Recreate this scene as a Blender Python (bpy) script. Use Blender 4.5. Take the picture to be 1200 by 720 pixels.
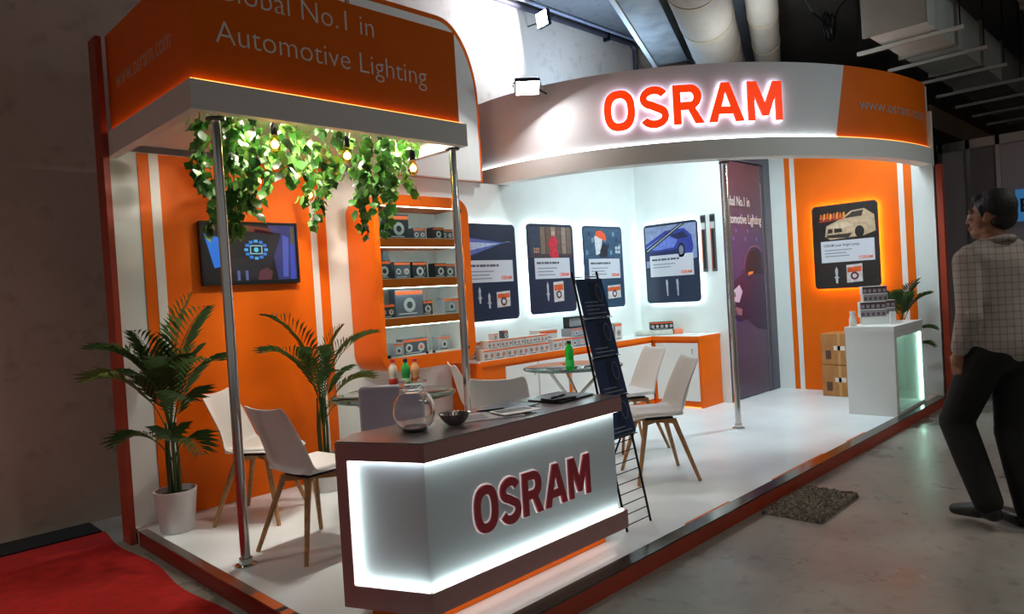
import bpy, bmesh, math, random
from mathutils import Vector, Matrix
random.seed(7)
PI = math.pi
R = math.radians
for o in list(bpy.data.objects):
    bpy.data.objects.remove(o, do_unlink=True)
scene = bpy.context.scene
COL = scene.collection

# ------------------------------------------------------------------ camera
F_PX, YAW, PITCH, ROLL, CAM_H = 832.2, R(45.0), R(1.094), R(-3.488), 1.36
cam_d = bpy.data.cameras.new('camera')
cam = bpy.data.objects.new('camera', cam_d)
COL.objects.link(cam)
fw = Vector((math.sin(YAW)*math.cos(PITCH), math.cos(YAW)*math.cos(PITCH), -math.sin(PITCH)))
rt = Vector((math.cos(YAW), -math.sin(YAW), 0))
up = rt.cross(fw)
r2 = math.cos(ROLL)*rt + math.sin(ROLL)*up
u2 = math.cos(ROLL)*up - math.sin(ROLL)*rt
m = Matrix((r2, u2, -fw)).transposed().to_4x4()
m.translation = (0, 0, CAM_H)
cam.matrix_world = m
cam_d.sensor_fit = 'HORIZONTAL'
cam_d.sensor_width = 36.0
cam_d.lens = 36.0*F_PX/1200.0
cam_d.clip_end = 100
scene.camera = cam

# ------------------------------------------------------------------ view, world
vs = scene.view_settings
vs.view_transform = 'Standard'
vs.look = 'None'
vs.exposure = 0.0
vs.gamma = 1.0
vs.use_curve_mapping = False
w = bpy.data.worlds.new('world')
scene.world = w
w.use_nodes = True
w.node_tree.nodes['Background'].inputs[0].default_value = (0.72, 0.74, 0.74, 1)
w.node_tree.nodes['Background'].inputs[1].default_value = 0.28

def area(name, loc, target, size, power, col=(1, 1, 1), size_y=None, spread=PI):
    l = bpy.data.lights.new(name, 'AREA')
    l.energy = power
    l.color = col
    l.shape = 'RECTANGLE'
    l.size = size
    l.size_y = size_y or size
    l.spread = spread
    o = bpy.data.objects.new(name, l)
    COL.objects.link(o)
    o.location = loc
    o.rotation_euler = (Vector(target)-Vector(loc)).to_track_quat('-Z', 'Y').to_euler()
    return o
# added fill lamps under the hall ceiling, unseen and without fixtures
for i, (x, y, p) in enumerate([(-2.0, 4.9, 38), (-1.5, -3.0, 10), (3.4, -1.2, 22), (6.6, -1.6, 40)]):
    area('hall_fill.%03d' % i, (x, y, 4.45), (x, y, 0), 1.4, p, (1, .95, .86), .12, R(150) if x > 5 else R(108) if y > 4 else R(110))

# unseen lamp added across the aisle to brighten the curved header
area('header_fill', (7.6, -4.2, 3.3), (6.3, 2.8, 2.9), 1.2, 5.5, (.80, .97, 1), .15, R(50))

# ------------------------------------------------------------------ materials
MATS = {}
def srgb(c):
    if isinstance(c, str):
        c = tuple(int(c[i:i+2], 16)/255 for i in (0, 2, 4))
    return tuple((v/12.92 if v <= .04045 else ((v+.055)/1.055)**2.4) for v in c) + (1,)
def mat(name, col, rough=.5, metal=0, emit=None, estr=0, alpha=None, trans=0, ior=1.45, noise=None, bump=0, nscale=20, coat=0, spec=.5):
    if name in MATS:
        return MATS[name]
    m = bpy.data.materials.new(name)
    m.use_nodes = True
    nt = m.node_tree
    b = nt.nodes['Principled BSDF']
    b.inputs['Base Color'].default_value = srgb(col)
    b.inputs['Roughness'].default_value = rough
    b.inputs['Metallic'].default_value = metal
    b.inputs['IOR'].default_value = ior
    b.inputs['Transmission Weight'].default_value = trans
    b.inputs['Coat Weight'].default_value = coat
    b.inputs['Specular IOR Level'].default_value = spec
    if emit:
        b.inputs['Emission Color'].default_value = srgb(emit)
        b.inputs['Emission Strength'].default_value = estr
    if noise or bump:
        tc = nt.nodes.new('ShaderNodeTexCoord')
        n = nt.nodes.new('ShaderNodeTexNoise')
        n.inputs['Scale'].default_value = nscale
        n.inputs['Detail'].default_value = 6
        nt.links.new(tc.outputs['Object'], n.inputs['Vector'])
        if noise:
            mx = nt.nodes.new('ShaderNodeMix')
            mx.data_type = 'RGBA'
            mx.inputs[6].default_value = srgb(col)
            mx.inputs[7].default_value = srgb(noise)
            rp = nt.nodes.new('ShaderNodeValToRGB')
            rp.color_ramp.elements[0].position = .35
            rp.color_ramp.elements[1].position = .68
            nt.links.new(n.outputs['Fac'], rp.inputs[0])
            nt.links.new(rp.outputs[0], mx.inputs[0])
            nt.links.new(mx.outputs[2], b.inputs['Base Color'])
        if bump:
            bp = nt.nodes.new('ShaderNodeBump')
            bp.inputs['Strength'].default_value = bump
            bp.inputs['Distance'].default_value = .01
            nt.links.new(n.outputs['Fac'], bp.inputs['Height'])
            nt.links.new(bp.outputs[0], b.inputs['Normal'])
    MATS[name] = m
    return m
def emi(name, col, s):
    if name in MATS:
        return MATS[name]
    return mat(name, '000000', .6, emit=col, estr=s)

M_orange = mat('orange_laminate', 'EC6C0C', .45, noise='E66608', nscale=3, spec=.22)
M_white = mat('white_laminate', 'E6E6E2', .42)
M_whitew = mat('white_wall_paint', 'E2EAE8', .6, noise='DDE5E3', nscale=4)
M_lip = mat('grey_white_lip', 'E4E2DC', .5)
M_lpink = mat('white_fascia', 'DCDADB', .5)
M_chrome = mat('polished_steel', 'C4C0BA', .14, 1)
M_alu = mat('brushed_aluminium', 'A7A49E', .28, 1)
M_maroon = mat('russet_laminate', 'A87C7A', .35, noise='A07674', nscale=5)
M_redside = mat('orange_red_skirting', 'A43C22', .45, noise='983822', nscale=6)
M_black = mat('black_plastic', '0C0C0E', .3)
M_dark = mat('dark_steel', '1A1B1E', .4, .6)
M_shell = mat('white_chair_shell', 'DAD8D4', .4)
M_pad = mat('white_leatherette', 'DEDCD9', .5)
M_wood = mat('beech_wood', 'B98A58', .5, noise='A3744A', nscale=30)
M_leaf = mat('ivy_leaf', '5C9A38', .45, noise='3F7A2A', nscale=9)
M_leaf2 = mat('ivy_leaf_light', '98C060', .45, noise='6A9C40', nscale=9)
M_stem = mat('ivy_stem', '3F5A24', .6)
M_palm = mat('palm_leaf', '2C4A1E', .45, noise='40602A', nscale=6)
M_palm2 = mat('palm_leaf_pale', '6E7D3C', .5, noise='55682E', nscale=6)
M_pot = mat('white_pot', 'D8D2D0', .45)
M_soil = mat('soil', '20160F', .95)
M_navy = mat('poster_navy', '1D2A44', .35)
M_charcoal = mat('poster_charcoal', '2A2726', .35)
M_card = mat('poster_card', 'C9CDD6', .4)
M_textd = mat('print_dark_grey', '4A5160', .5)
M_osr = mat('print_orange_red', 'E8562A', .5)
M_letter = mat('letter_red', 'FF4A10', .4, emit='FF3C08', estr=.75)
M_halo = emi('letter_halo_led', 'EFE6FF', 5.0)
M_ledw = emi('led_white', 'F2FBFF', 9.0)
M_ledc = emi('led_counter', 'F0FFFB', 14.0)
M_ledo = emi('led_warm', 'FFA850', 3.0)
M_ledp = emi('led_poster', 'E6FCFF', 14.0)
M_ledcase = emi('led_case', 'E6FBFF', 100.0)
M_ledpo = emi('led_poster_warm', 'FFC468', 26.0)
M_ledm = emi('led_mint', 'CFFFEC', 16.0)
M_ledu = emi('led_under', 'FFF6EC', 4.5)
M_flood = emi('flood_face', 'F4F8FF', 40.0)
M_bulb = emi('bulb_filament', 'FFB347', 60.0)
M_glass = mat('clear_glass', 'FFFFFF', .02, trans=1, ior=1.45)
M_thin = mat('table_glass', 'DDF0EA', .03, trans=1, ior=1.12)
M_amber = mat('amber_glass', 'FFD9A0', .03, trans=1, ior=1.1)
M_letterc = mat('letter_dull_red', 'A8323C', .45)
M_letterw = mat('letter_halo_glow', 'F0E6E6', .5, emit='FFF0F0', estr=.25)
M_grey = mat('lilac_grey_leatherette', 'B2AEBC', .5)
M_cardboard = mat('cardboard', 'B07A44', .75, noise='A06C3A', nscale=8)
M_tape = mat('parcel_label', 'D8D0C4', .5)

def leafy(name, c0, c1):
    m = mat(name, c0, .45, noise=c1, nscale=9)
    nt = m.node_tree
    b = nt.nodes['Principled BSDF']
    tr = nt.nodes.new('ShaderNodeBsdfTranslucent')
    mx = nt.nodes.new('ShaderNodeMixShader')
    mx.inputs[0].default_value = .2
    col = b.inputs['Base Color'].links[0].from_socket
    nt.links.new(col, tr.inputs[0])
    nt.links.new(b.outputs[0], mx.inputs[1]); nt.links.new(tr.outputs[0], mx.inputs[2])
    nt.links.new(mx.outputs[0], nt.nodes['Material Output'].inputs[0])
    return m
for k_ in ('ivy_leaf', 'ivy_leaf_light'):
    bpy.data.materials.remove(MATS.pop(k_))
M_leaf = leafy('ivy_leaf', '47802E', '2F6020')
M_leaf2 = leafy('ivy_leaf_light', '789E48', '527E34')
M_leaf3 = leafy('ivy_leaf_dark', '2E5624', '22461C')
# ------------------------------------------------------------------ mesh helpers
class MB:
    def __init__(s):
        s.bm = bmesh.new()
    def box(s, x0, x1, y0, y1, z0, z1, bev=0, seg=2, M=None):
        bm = s.bm
        vs = [bm.verts.new((x, y, z)) for x in (x0, x1) for y in (y0, y1) for z in (z0, z1)]
        fs = [(0, 1, 3, 2), (4, 6, 7, 5), (0, 4, 5, 1), (2, 3, 7, 6), (0, 2, 6, 4), (1, 5, 7, 3)]
        F = [bm.faces.new([vs[i] for i in f]) for f in fs]
        if bev:
            es = list({e for f in F for e in f.edges})
            r = bmesh.ops.bevel(bm, geom=es, offset=bev, segments=seg, affect='EDGES', profile=.5)
            vs = list({v for f in r['faces'] for v in f.verts} | {v for v in vs if v.is_valid})
        if M:
            for v in vs:
                v.co = M @ v.co
        return s
    def prism(s, pts, y0, y1, M=None, axis='y'):
        """polygon in local (u,v) extruded; axis y: (u, y, v); axis z: (u, v, z)"""
        bm = s.bm
        f = (lambda p, t: Vector((p[0], t, p[1]))) if axis == 'y' else (lambda p, t: Vector((p[0], p[1], t)))
        a = [bm.verts.new((M @ f(p, y0)) if M else f(p, y0)) for p in pts]
        b = [bm.verts.new((M @ f(p, y1)) if M else f(p, y1)) for p in pts]
        n = len(pts)
        bm.faces.new(a)
        bm.faces.new(b[::-1])
        for i in range(n):
            j = (i+1) % n
            bm.faces.new((a[j], a[i], b[i], b[j]))
        return s
    def rod(s, p, q, r0, r1=None, n=10, caps=True):
        r1 = r0 if r1 is None else r1
        p, q = Vector(p), Vector(q)
        d = (q-p).normalized()
        a = d.orthogonal().normalized()
        b = d.cross(a)
        bm = s.bm
        A = [bm.verts.new(p+r0*(math.cos(t)*a+math.sin(t)*b)) for t in [2*PI*i/n for i in range(n)]]
        B = [bm.verts.new(q+r1*(math.cos(t)*a+math.sin(t)*b)) for t in [2*PI*i/n for i in range(n)]]
        for i in range(n):
            j = (i+1) % n
            bm.faces.new((A[i], A[j], B[j], B[i]))
        if caps:
            bm.faces.new(A[::-1])
            bm.faces.new(B)
        return s
    def tube(s, pts, r, n=8, closed=False):
        pts = [Vector(p) for p in pts]
        bm = s.bm
        rings = []
        N = len(pts)
        prev = None
        for i, p in enumerate(pts):
            if closed:
                d = pts[(i+1) % N]-pts[i-1]
            else:
                d = pts[min(i+1, N-1)]-pts[max(i-1, 0)]
            d.normalize()
            if prev is None:
                a = d.orthogonal().normalized()
            else:
                a = (prev - d*prev.dot(d)).normalized()
            prev = a
            b = d.cross(a)
            rr = r[i] if isinstance(r, (list, tuple)) else r
            rings.append([bm.verts.new(p+rr*(math.cos(t)*a+math.sin(t)*b)) for t in [2*PI*k/n for k in range(n)]])
        for i in range(N if closed else N-1):
            A, B = rings[i], rings[(i+1) % N]
            for k in range(n):
                l = (k+1) % n
                bm.faces.new((A[k], A[l], B[l], B[k]))
        if not closed:
            bm.faces.new(rings[0][::-1])
            bm.faces.new(rings[-1])
        return s
    def lathe(s, prof, n=28, c=(0, 0, 0), closed=False):
        bm = s.bm
        rings = []
        for r, z in prof:
            if r < 1e-5:
                rings.append([bm.verts.new((c[0], c[1], c[2]+z))])
            else:
                rings.append([bm.verts.new((c[0]+r*math.cos(2*PI*i/n), c[1]+r*math.sin(2*PI*i/n), c[2]+z)) for i in range(n)])
        seq = list(zip(rings, rings[1:] + ([rings[0]] if closed else [])))
        if not closed:
            seq = list(zip(rings[:-1], rings[1:]))
        for A, B in seq:
            if len(A) == 1 and len(B) == 1:
                continue
            for i in range(n):
                j = (i+1) % n
                if len(A) == 1:
                    bm.faces.new((A[0], B[j], B[i]))
                elif len(B) == 1:
                    bm.faces.new((A[i], A[j], B[0]))
                else:
                    bm.faces.new((A[i], A[j], B[j], B[i]))
        return s
    def ball(s, c, r, n=16, sc=(1, 1, 1)):
        mm = Matrix.Translation(c) @ Matrix.Diagonal((*[r*k for k in sc], 1))
        bmesh.ops.create_uvsphere(s.bm, u_segments=n, v_segments=max(6, n*2//3), radius=1, matrix=mm)
        return s
    def poly(s, pts):
        s.bm.faces.new([s.bm.verts.new(p) for p in pts])
        return s
    def mesh(s, name, m, smooth=False, fix=True):
        if fix:
            bmesh.ops.recalc_face_normals(s.bm, faces=s.bm.faces)
        me = bpy.data.meshes.new(name)
        s.bm.to_mesh(me)
        s.bm.free()
        for mm in (m if isinstance(m, (list, tuple)) else [m]):
            me.materials.append(mm)
        if smooth:
            for p in me.polygons:
                p.use_smooth = True
            try:
                me.set_sharp_from_angle(angle=R(40))
            except Exception:
                pass
        return me
    def build(s, name, m, parent=None, loc=None, rz=0, smooth=False, fix=True):
        return link(name, s.mesh(name, m, smooth, fix), parent, loc, rz)
def link(name, me, parent=None, loc=None, rz=0):
    o = bpy.data.objects.new(name, me)
    COL.objects.link(o)
    if parent:
        o.parent = parent
    if loc:
        o.location = loc
    if rz:
        o.rotation_euler = (0, 0, rz)
    return o
def tag(o, label=None, cat=None, group=None, kind=None):
    if label:
        o['label'] = label
    if cat:
        o['category'] = cat
    if group:
        o['group'] = group
    if kind:
        o['kind'] = kind
    return o
def thing(name, label, cat, loc=(0, 0, 0), rz=0, group=None):
    o = bpy.data.objects.new(name, None)
    o.empty_display_size = .1
    COL.objects.link(o)
    o.location = loc
    o.rotation_euler = (0, 0, rz)
    return tag(o, label, cat, group)
def copy_tree(o, parent=None):
    c = o.copy()
    COL.objects.link(c)
    if parent:
        c.parent = parent
    for ch in list(o.children):
        copy_tree(ch, c)
    return c
def struct(o):
    o['kind'] = 'structure'
    return o
def rrect(u0, u1, v0, v1, r, n=6):
    out = []
    for cx, cy, a in ((u1-r, v1-r, 0), (u0+r, v1-r, 90), (u0+r, v0+r, 180), (u1-r, v0+r, 270)):
        for i in range(n+1):
            t = R(a+90*i/n)
            out.append((cx+r*math.cos(t), cy+r*math.sin(t)))
    return out
def ring_prism(mb, outer, inner, y0, y1):
    bm = mb.bm
    n = len(outer)
    V = lambda p, t: bm.verts.new((p[0], t, p[1]))
    a = [V(p, y0) for p in outer]; b = [V(p, y1) for p in outer]
    c = [V(p, y0) for p in inner]; d = [V(p, y1) for p in inner]
    for i in range(n):
        j = (i+1) % n
        bm.faces.new((a[i], a[j], c[j], c[i]))
        bm.faces.new((b[j], b[i], d[i], d[j]))
        bm.faces.new((a[j], a[i], b[i], b[j]))
        bm.faces.new((c[i], c[j], d[j], d[i]))
    return mb
def text_mesh(body, size, extr=0.0, bold=0.0, align='LEFT', space=1.0):
    cu = bpy.data.curves.new('txt', 'FONT')
    cu.body = body
    cu.size = size
    cu.extrude = extr
    cu.offset = bold
    cu.align_x = align
    cu.space_character = space
    cu.resolution_u = 3
    o = bpy.data.objects.new('txt', cu)
    COL.objects.link(o)
    dg = bpy.context.evaluated_depsgraph_get()
    dg.update()
    me = bpy.data.meshes.new_from_object(o.evaluated_get(dg))
    bpy.data.objects.remove(o)
    return me
def text(name, body, size, m, parent, u, y, v, extr=.001, bold=0, align='LEFT', fit=None, space=1.0, fn=None, tiltv=0):
    """upright lettering in the parent's local (x, z) plane at local y, facing -y"""
    me = text_mesh(body, size, extr, bold, align, space)
    xs = [q.co.x for q in me.vertices]
    k = 1
    if fit and xs:
        k = fit/(max(xs)-min(xs))
    raw = [(q.co.x*k, 0) for q in me.vertices]
    for q in me.vertices:
        x, yy, z = q.co
        q.co = fn(u+x*k, y-z, v+yy) if fn else (u+x*k, y-z, v+yy)
    me.materials.clear()
    me.materials.append(m)
    # each word becomes a part of its own
    bm = bmesh.new()
    bm.from_mesh(me)
    bm.verts.ensure_lookup_table()
    x_of = [q[0] for q in raw]
    seen, isl = set(), []
    for v0 in bm.verts:
        if v0.index in seen:
            continue
        st, comp = [v0], []
        seen.add(v0.index)
        while st:
            a = st.pop()
            comp.append(a.index)
            for e in a.link_edges:
                b = e.other_vert(a)
                if b.index not in seen:
                    seen.add(b.index)
                    st.append(b)
        xs = [x_of[i] for i in comp]
        isl.append([min(xs), max(xs), comp])
    bm.free()
    isl.sort(key=lambda q: q[0])
    words = []
    for a, b, c in isl:
        if words and a-words[-1][1] < size*.19*k:
            words[-1][1] = max(words[-1][1], b)
            words[-1][2] += c
        else:
            words.append([a, b, list(c)])
    if len(words) == 1:
        return link(name, me, parent)
    for a, b, c in words:
        cs = set(c)
        bm = bmesh.new()
        bm.from_mesh(me)
        bm.verts.ensure_lookup_table()
        bmesh.ops.delete(bm, geom=[q for q in bm.verts if q.index not in cs], context='VERTS')
        m2 = bpy.data.meshes.new(name)
        bm.to_mesh(m2)
        bm.free()
        m2.materials.append(m)
        o = link(name, m2, parent)
    return o
def apply_mods(o):
    dg = bpy.context.evaluated_depsgraph_get()
    dg.update()
    me = bpy.data.meshes.new_from_object(o.evaluated_get(dg))
    o.modifiers.clear()
    o.data = me
    return o

# heavy sans capitals for the illuminated sign: outlines + holes, unit height
def super_ring(w, h, n, k=2.5):
    return [(math.copysign(abs(math.cos(t))**(2/k), math.cos(t))*w/2, math.copysign(abs(math.sin(t))**(2/k), math.sin(t))*h/2) for t in [2*PI*i/n for i in range(n)]]
def letter_outlines():
    L = {}
    L['O'] = (.86, [[(x+.43, y+.5) for x, y in super_ring(.86, 1.04, 40)], [(x+.43, y+.5) for x, y in super_ring(.44, .64, 40)]])
    # S from a thick centre line
    c = []
    for i in range(25):
        t = R(20 + (255-20)*i/24)
        c.append((.39+.285*math.cos(t), .735+.195*math.sin(t)))
    for i in range(1, 25):
        t = R(75 - (75+160)*i/24)
        c.append((.39+.295*math.cos(t), .265+.205*math.sin(t)))
    a, b = [], []
    for i, p in enumerate(c):
        q0, q1 = c[max(i-1, 0)], c[min(i+1, len(c)-1)]
        dx, dy = q1[0]-q0[0], q1[1]-q0[1]
        l = math.hypot(dx, dy) or 1
        a.append((p[0]-dy/l*.098, p[1]+dx/l*.098))
        b.append((p[0]+dy/l*.098, p[1]-dx/l*.098))
    L['S'] = (.78, [a+b[::-1]])
    bowl = [(.47+.31*math.cos(t), .685+.315*math.sin(t)) for t in [R(90-180*i/16) for i in range(17)]]
    hole = [(.45+.115*math.cos(t), .685+.125*math.sin(t)) for t in [R(90-180*i/12) for i in range(13)]]
    L['R'] = (.82, [[(0, 0), (0, 1)]+bowl[:-3]+[(.60, .385), (.83, 0), (.59, 0), (.41, .36), (.21, .36), (.21, 0)], [(.21, .56), (.21, .81)]+hole])
    L['A'] = (.98, [[(0, 0), (.37, 1), (.61, 1), (.98, 0), (.75, 0), (.685, .2), (.295, .2), (.23, 0)], [(.36, .385), (.62, .385), (.49, .77)]])
    L['M'] = (1.02, [[(0, 0), (0, 1), (.27, 1), (.51, .45), (.75, 1), (1.02, 1), (1.02, 0), (.82, 0), (.82, .62), (.60, .12), (.42, .12), (.20, .62), (.20, 0)]])
    return L
LET = letter_outlines()
def letter_mesh(ch, h, depth, m, grow=0.0):
    """upright letter mesh: local x width, z height, front at y=-depth"""
    w0, loops = LET[ch]
    cu = bpy.data.curves.new('l', 'CURVE')
    cu.dimensions = '2D'
    cu.fill_mode = 'BOTH'
    cu.extrude = depth/2
    cu.offset = grow
    for lp in loops:
        sp = cu.splines.new('POLY')
        sp.points.add(len(lp)-1)
        for q, p in zip(sp.points, lp):
            q.co = (p[0]*h, p[1]*h, 0, 1)
        sp.use_cyclic_u = True
    o = bpy.data.objects.new('l', cu)
    COL.objects.link(o)
    dg = bpy.context.evaluated_depsgraph_get()
    dg.update()
    me = bpy.data.meshes.new_from_object(o.evaluated_get(dg))
    bpy.data.objects.remove(o)
    for q in me.vertices:
        x, y, z = q.co
        q.co = (x, -z-depth/2, y)
    me.materials.clear()
    me.materials.append(m)
    return me

# ================================================================== HALL
G = -.09
def concrete(name, c0, c1, c2, rough0, rough1, scale, bump):
    m = bpy.data.materials.new(name)
    m.use_nodes = True
    nt = m.node_tree
    b = nt.nodes['Principled BSDF']
    tc = nt.nodes.new('ShaderNodeTexCoord')
    n1 = nt.nodes.new('ShaderNodeTexNoise'); n1.inputs['Scale'].default_value = scale; n1.inputs['Detail'].default_value = 8; n1.inputs['Roughness'].default_value = .62
    n2 = nt.nodes.new('ShaderNodeTexNoise'); n2.inputs['Scale'].default_value = scale*9; n2.inputs['Detail'].default_value = 6
    r1 = nt.nodes.new('ShaderNodeValToRGB')
    r1.color_ramp.elements[0].position = .3; r1.color_ramp.elements[0].color = srgb(c0)
    r1.color_ramp.elements[1].position = .72; r1.color_ramp.elements[1].color = srgb(c1)
    mx = nt.nodes.new('ShaderNodeMix'); mx.data_type = 'RGBA'
    mx.inputs[7].default_value = srgb(c2)
    r2 = nt.nodes.new('ShaderNodeValToRGB')
    r2.color_ramp.elements[0].position = .55; r2.color_ramp.elements[1].position = .75
    r2.color_ramp.elements[1].color = (.6, .6, .6, 1)
    rr = nt.nodes.new('ShaderNodeMapRange')
    rr.inputs[1].default_value = .3; rr.inputs[2].default_value = .7
    rr.inputs[3].default_value = rough0; rr.inputs[4].default_value = rough1
    bp = nt.nodes.new('ShaderNodeBump'); bp.inputs['Strength'].default_value = bump; bp.inputs['Distance'].default_value = .01
    L = nt.links.new
    L(tc.outputs['Object'], n1.inputs[0]); L(tc.outputs['Object'], n2.inputs[0])
    L(n1.outputs['Fac'], r1.inputs[0]); L(n2.outputs['Fac'], r2.inputs[0])
    L(r1.outputs[0], mx.inputs[6]); L(r2.outputs[0], mx.inputs[0]); L(mx.outputs[2], b.inputs['Base Color'])
    L(n1.outputs['Fac'], rr.inputs[0]); L(rr.outputs[0], b.inputs['Roughness'])
    L(n2.outputs['Fac'], bp.inputs['Height']); L(bp.outputs[0], b.inputs['Normal'])
    return m
M_conc = concrete('polished_concrete_floor', '74716A', 'A3A096', '56534D', .2, .5, 1.3, .14)
M_hallw = concrete('hall_wall_plaster', 'B09C88', 'C2AE9A', '9C8874', .8, .95, .9, .25)
M_hallc = concrete('hall_ceiling_concrete', '5E5854', '6E6862', '4A4541', .8, .95, 1.3, .3)

fl = struct(MB().box(-9, 17, -9, 9, G-.1, G).build('floor', M_conc))
struct(MB().box(-9, 17, 5.75, 5.95, G, 4.76).build('wall_back', M_hallw))
struct(MB().box(17, 17.2, -9, 9, G, 4.76).build('wall_far_end', mat('far_wall_dark', '4A3A30', .9, noise='3C2F28', nscale=1)))
struct(MB().box(-9, 17, -9, 9, 4.76, 4.9).build('ceiling', M_hallc))

# red carpet runner, left of the platform
def carpet_mat():
    m = mat('red_carpet_pile', 'AC0E03', .95, noise='960B02', nscale=14, bump=.6)
    return m
mb = MB()
N = 40
bm = mb.bm
V = {}
for i in range(N+1):
    for j in range(N+1):
        x = -4.2 + 5.56*i/N
        y = 2.0 + 3.42*j/N
        e = min(i, N-i, j, N-j)
        z = G+.012 + .004*math.sin(x*5+y*2.3)+.003*math.sin(y*9+x)
        if i == N:
            x += .02*math.sin(y*6)
        if e == 0:
            z = G+.002
        V[i, j] = bm.verts.new((x, y, z))
for i in range(N):
    for j in range(N):
        bm.faces.new((V[i, j], V[i+1, j], V[i+1, j+1], V[i, j+1]))
tag(mb.build('red_carpet', carpet_mat(), smooth=True), 'red carpet lying on the hall floor beside the booth platform', 'carpet')
mb = MB()
mb.box(-4.2, 1.36, 5.42, 5.72, G, G+.012)  # black strip put in for the shadow and dark clutter along the wall
tag(mb.build('shadow_strip', mat('shadow_black', '12100F', .9)), 'black strip standing for shadow and clutter between red carpet and hall wall', 'shadow_gap')

# ================================================================== BOOTH PLATFORM
PX0, PX1, PY0, PY1 = 1.43, 8.5, 2.08, 5.08
def vinyl():
    m = mat('white_vinyl_floor', 'E6F0F4', .32, noise='DCE6EA', nscale=2.2, coat=.15)
    return m
pf = struct(MB().box(PX0+.01, PX1, PY0+.012, PY1, G, 0).build('booth_floor', vinyl()))
pf['label'] = 'raised platform of the booth with white vinyl floor'
MB().box(PX0, PX1, PY0, PY0+.012, G, -.004).build('front_skirting', M_redside, pf)
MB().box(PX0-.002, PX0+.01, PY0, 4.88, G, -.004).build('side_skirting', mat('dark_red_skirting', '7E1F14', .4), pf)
M_trim = mat('dark_mirror_trim', '6A625A', .16, 1)
MB().box(PX0, PX1, PY0-.002, PY0+.085, -.004, .005).build('edge_trim', M_trim, pf)
MB().box(PX0-.004, PX0+.05, PY0+.085, 4.88, -.004, .005).build('edge_trim', M_alu, pf)
for a, b in ((3.45, 3.95), (4.55, 5.4), (5.9, 6.3)):
    MB().box(a, b, PY0+.085, PY0+.10, 0, .0055).build('tape_strip', mat('orange_tape', 'D9692A', .5), pf)
for a, b in ((2.5, 2.75), (2.95, 3.0), (3.05, 3.3)):
    MB().box(PX0-.003, PX0+.045, a, b, .005, .0065).build('tape_strip', mat('orange_tape', 'D9692A', .5), pf)
for a, b in ((2.75, 2.95), (3.02, 3.05)):
    MB().box(PX0-.003, PX0+.045, a, b, .005, .0065).build('tape_strip', mat('dark_tape', '2B2420', .4), pf)

# ================================================================== BOOTH WALLS
WT = 3.0
YB = 5.0
wb = struct(MB().prism([(1.43, 0), (7.30, 0), (7.30, WT), (5.06, WT), (5.06, 2.435), (1.43, 2.435)], YB, YB+.08).build('wall_booth_back', M_whitew))
def vpanel(parent, name, x0, x1, z0, z1, y, th, m):
    return MB().box(x0, x1, y-th, y, z0, z1).build(name, m, parent)
for n, x0, x1, mm, th in (('orange_panel', 1.61, 1.68, M_orange, .006), ('white_stripe', 1.68, 1.74, M_white, .009), ('orange_panel', 1.74, 2.83, M_orange, .006),
                          ('white_stripe', 2.83, 2.885, M_white, .009), ('orange_panel', 2.885, 2.97, M_orange, .006)):
    vpanel(wb, n, x0, x1, .002, 2.43, YB, th, mm)
struct(MB().box(1.393, 1.428, 4.93, 5.08, G, 3.13).build('trim_1', M_redside))
# storeroom block: poster wall, door wall
ws = struct(MB().box(7.22, 7.30, 3.87, YB, 0, WT).build('wall_storeroom', M_whitew))
wd = struct(MB().box(8.28, 8.45, 3.87, 3.95, 0, WT).build('wall_door', mat('slate_door_wall', '545A66', .5)))
MB().box(7.30, 8.28, 3.87, 3.95, 2.72, WT).build('lintel', mat('slate_door_wall', '545A66', .5), wd)
# right wall
wr = struct(MB().box(8.45, 8.50, 2.1, 5.08, 0, WT).build('wall_right', M_whitew))
def rpanel(name, y1, y0, m, th):
    return MB().box(8.45-th, 8.45, y0, y1, .002, 2.98).build(name, m, wr)
rpanel('orange_panel', 3.68, 3.615, M_orange, .006)
rpanel('white_stripe', 3.615, 3.56, M_white, .009)
rpanel('orange_panel', 3.56, 2.44, M_orange, .006)
rpanel('white_stripe', 2.44, 2.385, M_white, .009)
rpanel('orange_panel', 2.385, 2.31, M_orange, .006)
struct(MB().box(8.44, 8.51, 2.02, 2.078, G, 2.435).build('trim_2', M_redside))
MB().box(8.455, 8.50, 2.14, 5.08, WT, 3.27).build('upper_panel', M_whitew, wr)

# storeroom door with printed graphic
def door_mat():
    m = bpy.data.materials.new('door_graphic')
    m.use_nodes = True
    nt = m.node_tree
    b = nt.nodes['Principled BSDF']
    b.inputs['Roughness'].default_value = .35
    tc = nt.nodes.new('ShaderNodeTexCoord')
    sx = nt.nodes.new('ShaderNodeSeparateXYZ')
    mr = nt.nodes.new('ShaderNodeMapRange'); mr.inputs[1].default_value = 0; mr.inputs[2].default_value = 2.56
    rp = nt.nodes.new('ShaderNodeValToRGB')
    e = rp.color_ramp.elements
    e[0].position = 0; e[0].color = srgb('4A4654')
    e[1].position = 1; e[1].color = srgb('70484A')
    for p, c in ((.25, '544C66'), (.48, '4C4274'), (.68, '463E6C'), (.82, '584654')):
        q = e.new(p); q.color = srgb(c)
    n = nt.nodes.new('ShaderNodeTexNoise'); n.inputs['Scale'].default_value = 6
    mx = nt.nodes.new('ShaderNodeMix'); mx.data_type = 'RGBA'; mx.inputs[7].default_value = srgb('2E2750')
    m2 = nt.nodes.new('ShaderNodeMath'); m2.operation = 'MULTIPLY'; m2.inputs[1].default_value = .45
    L = nt.links.new
    L(tc.outputs['Object'], sx.inputs[0]); L(sx.outputs[2], mr.inputs[0]); L(mr.outputs[0], rp.inputs[0])
    L(tc.outputs['Object'], n.inputs[0]); L(n.outputs['Fac'], m2.inputs[0]); L(m2.outputs[0], mx.inputs[0])
    L(rp.outputs[0], mx.inputs[6]); L(mx.outputs[2], b.inputs['Base Color'])
    return m
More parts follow.
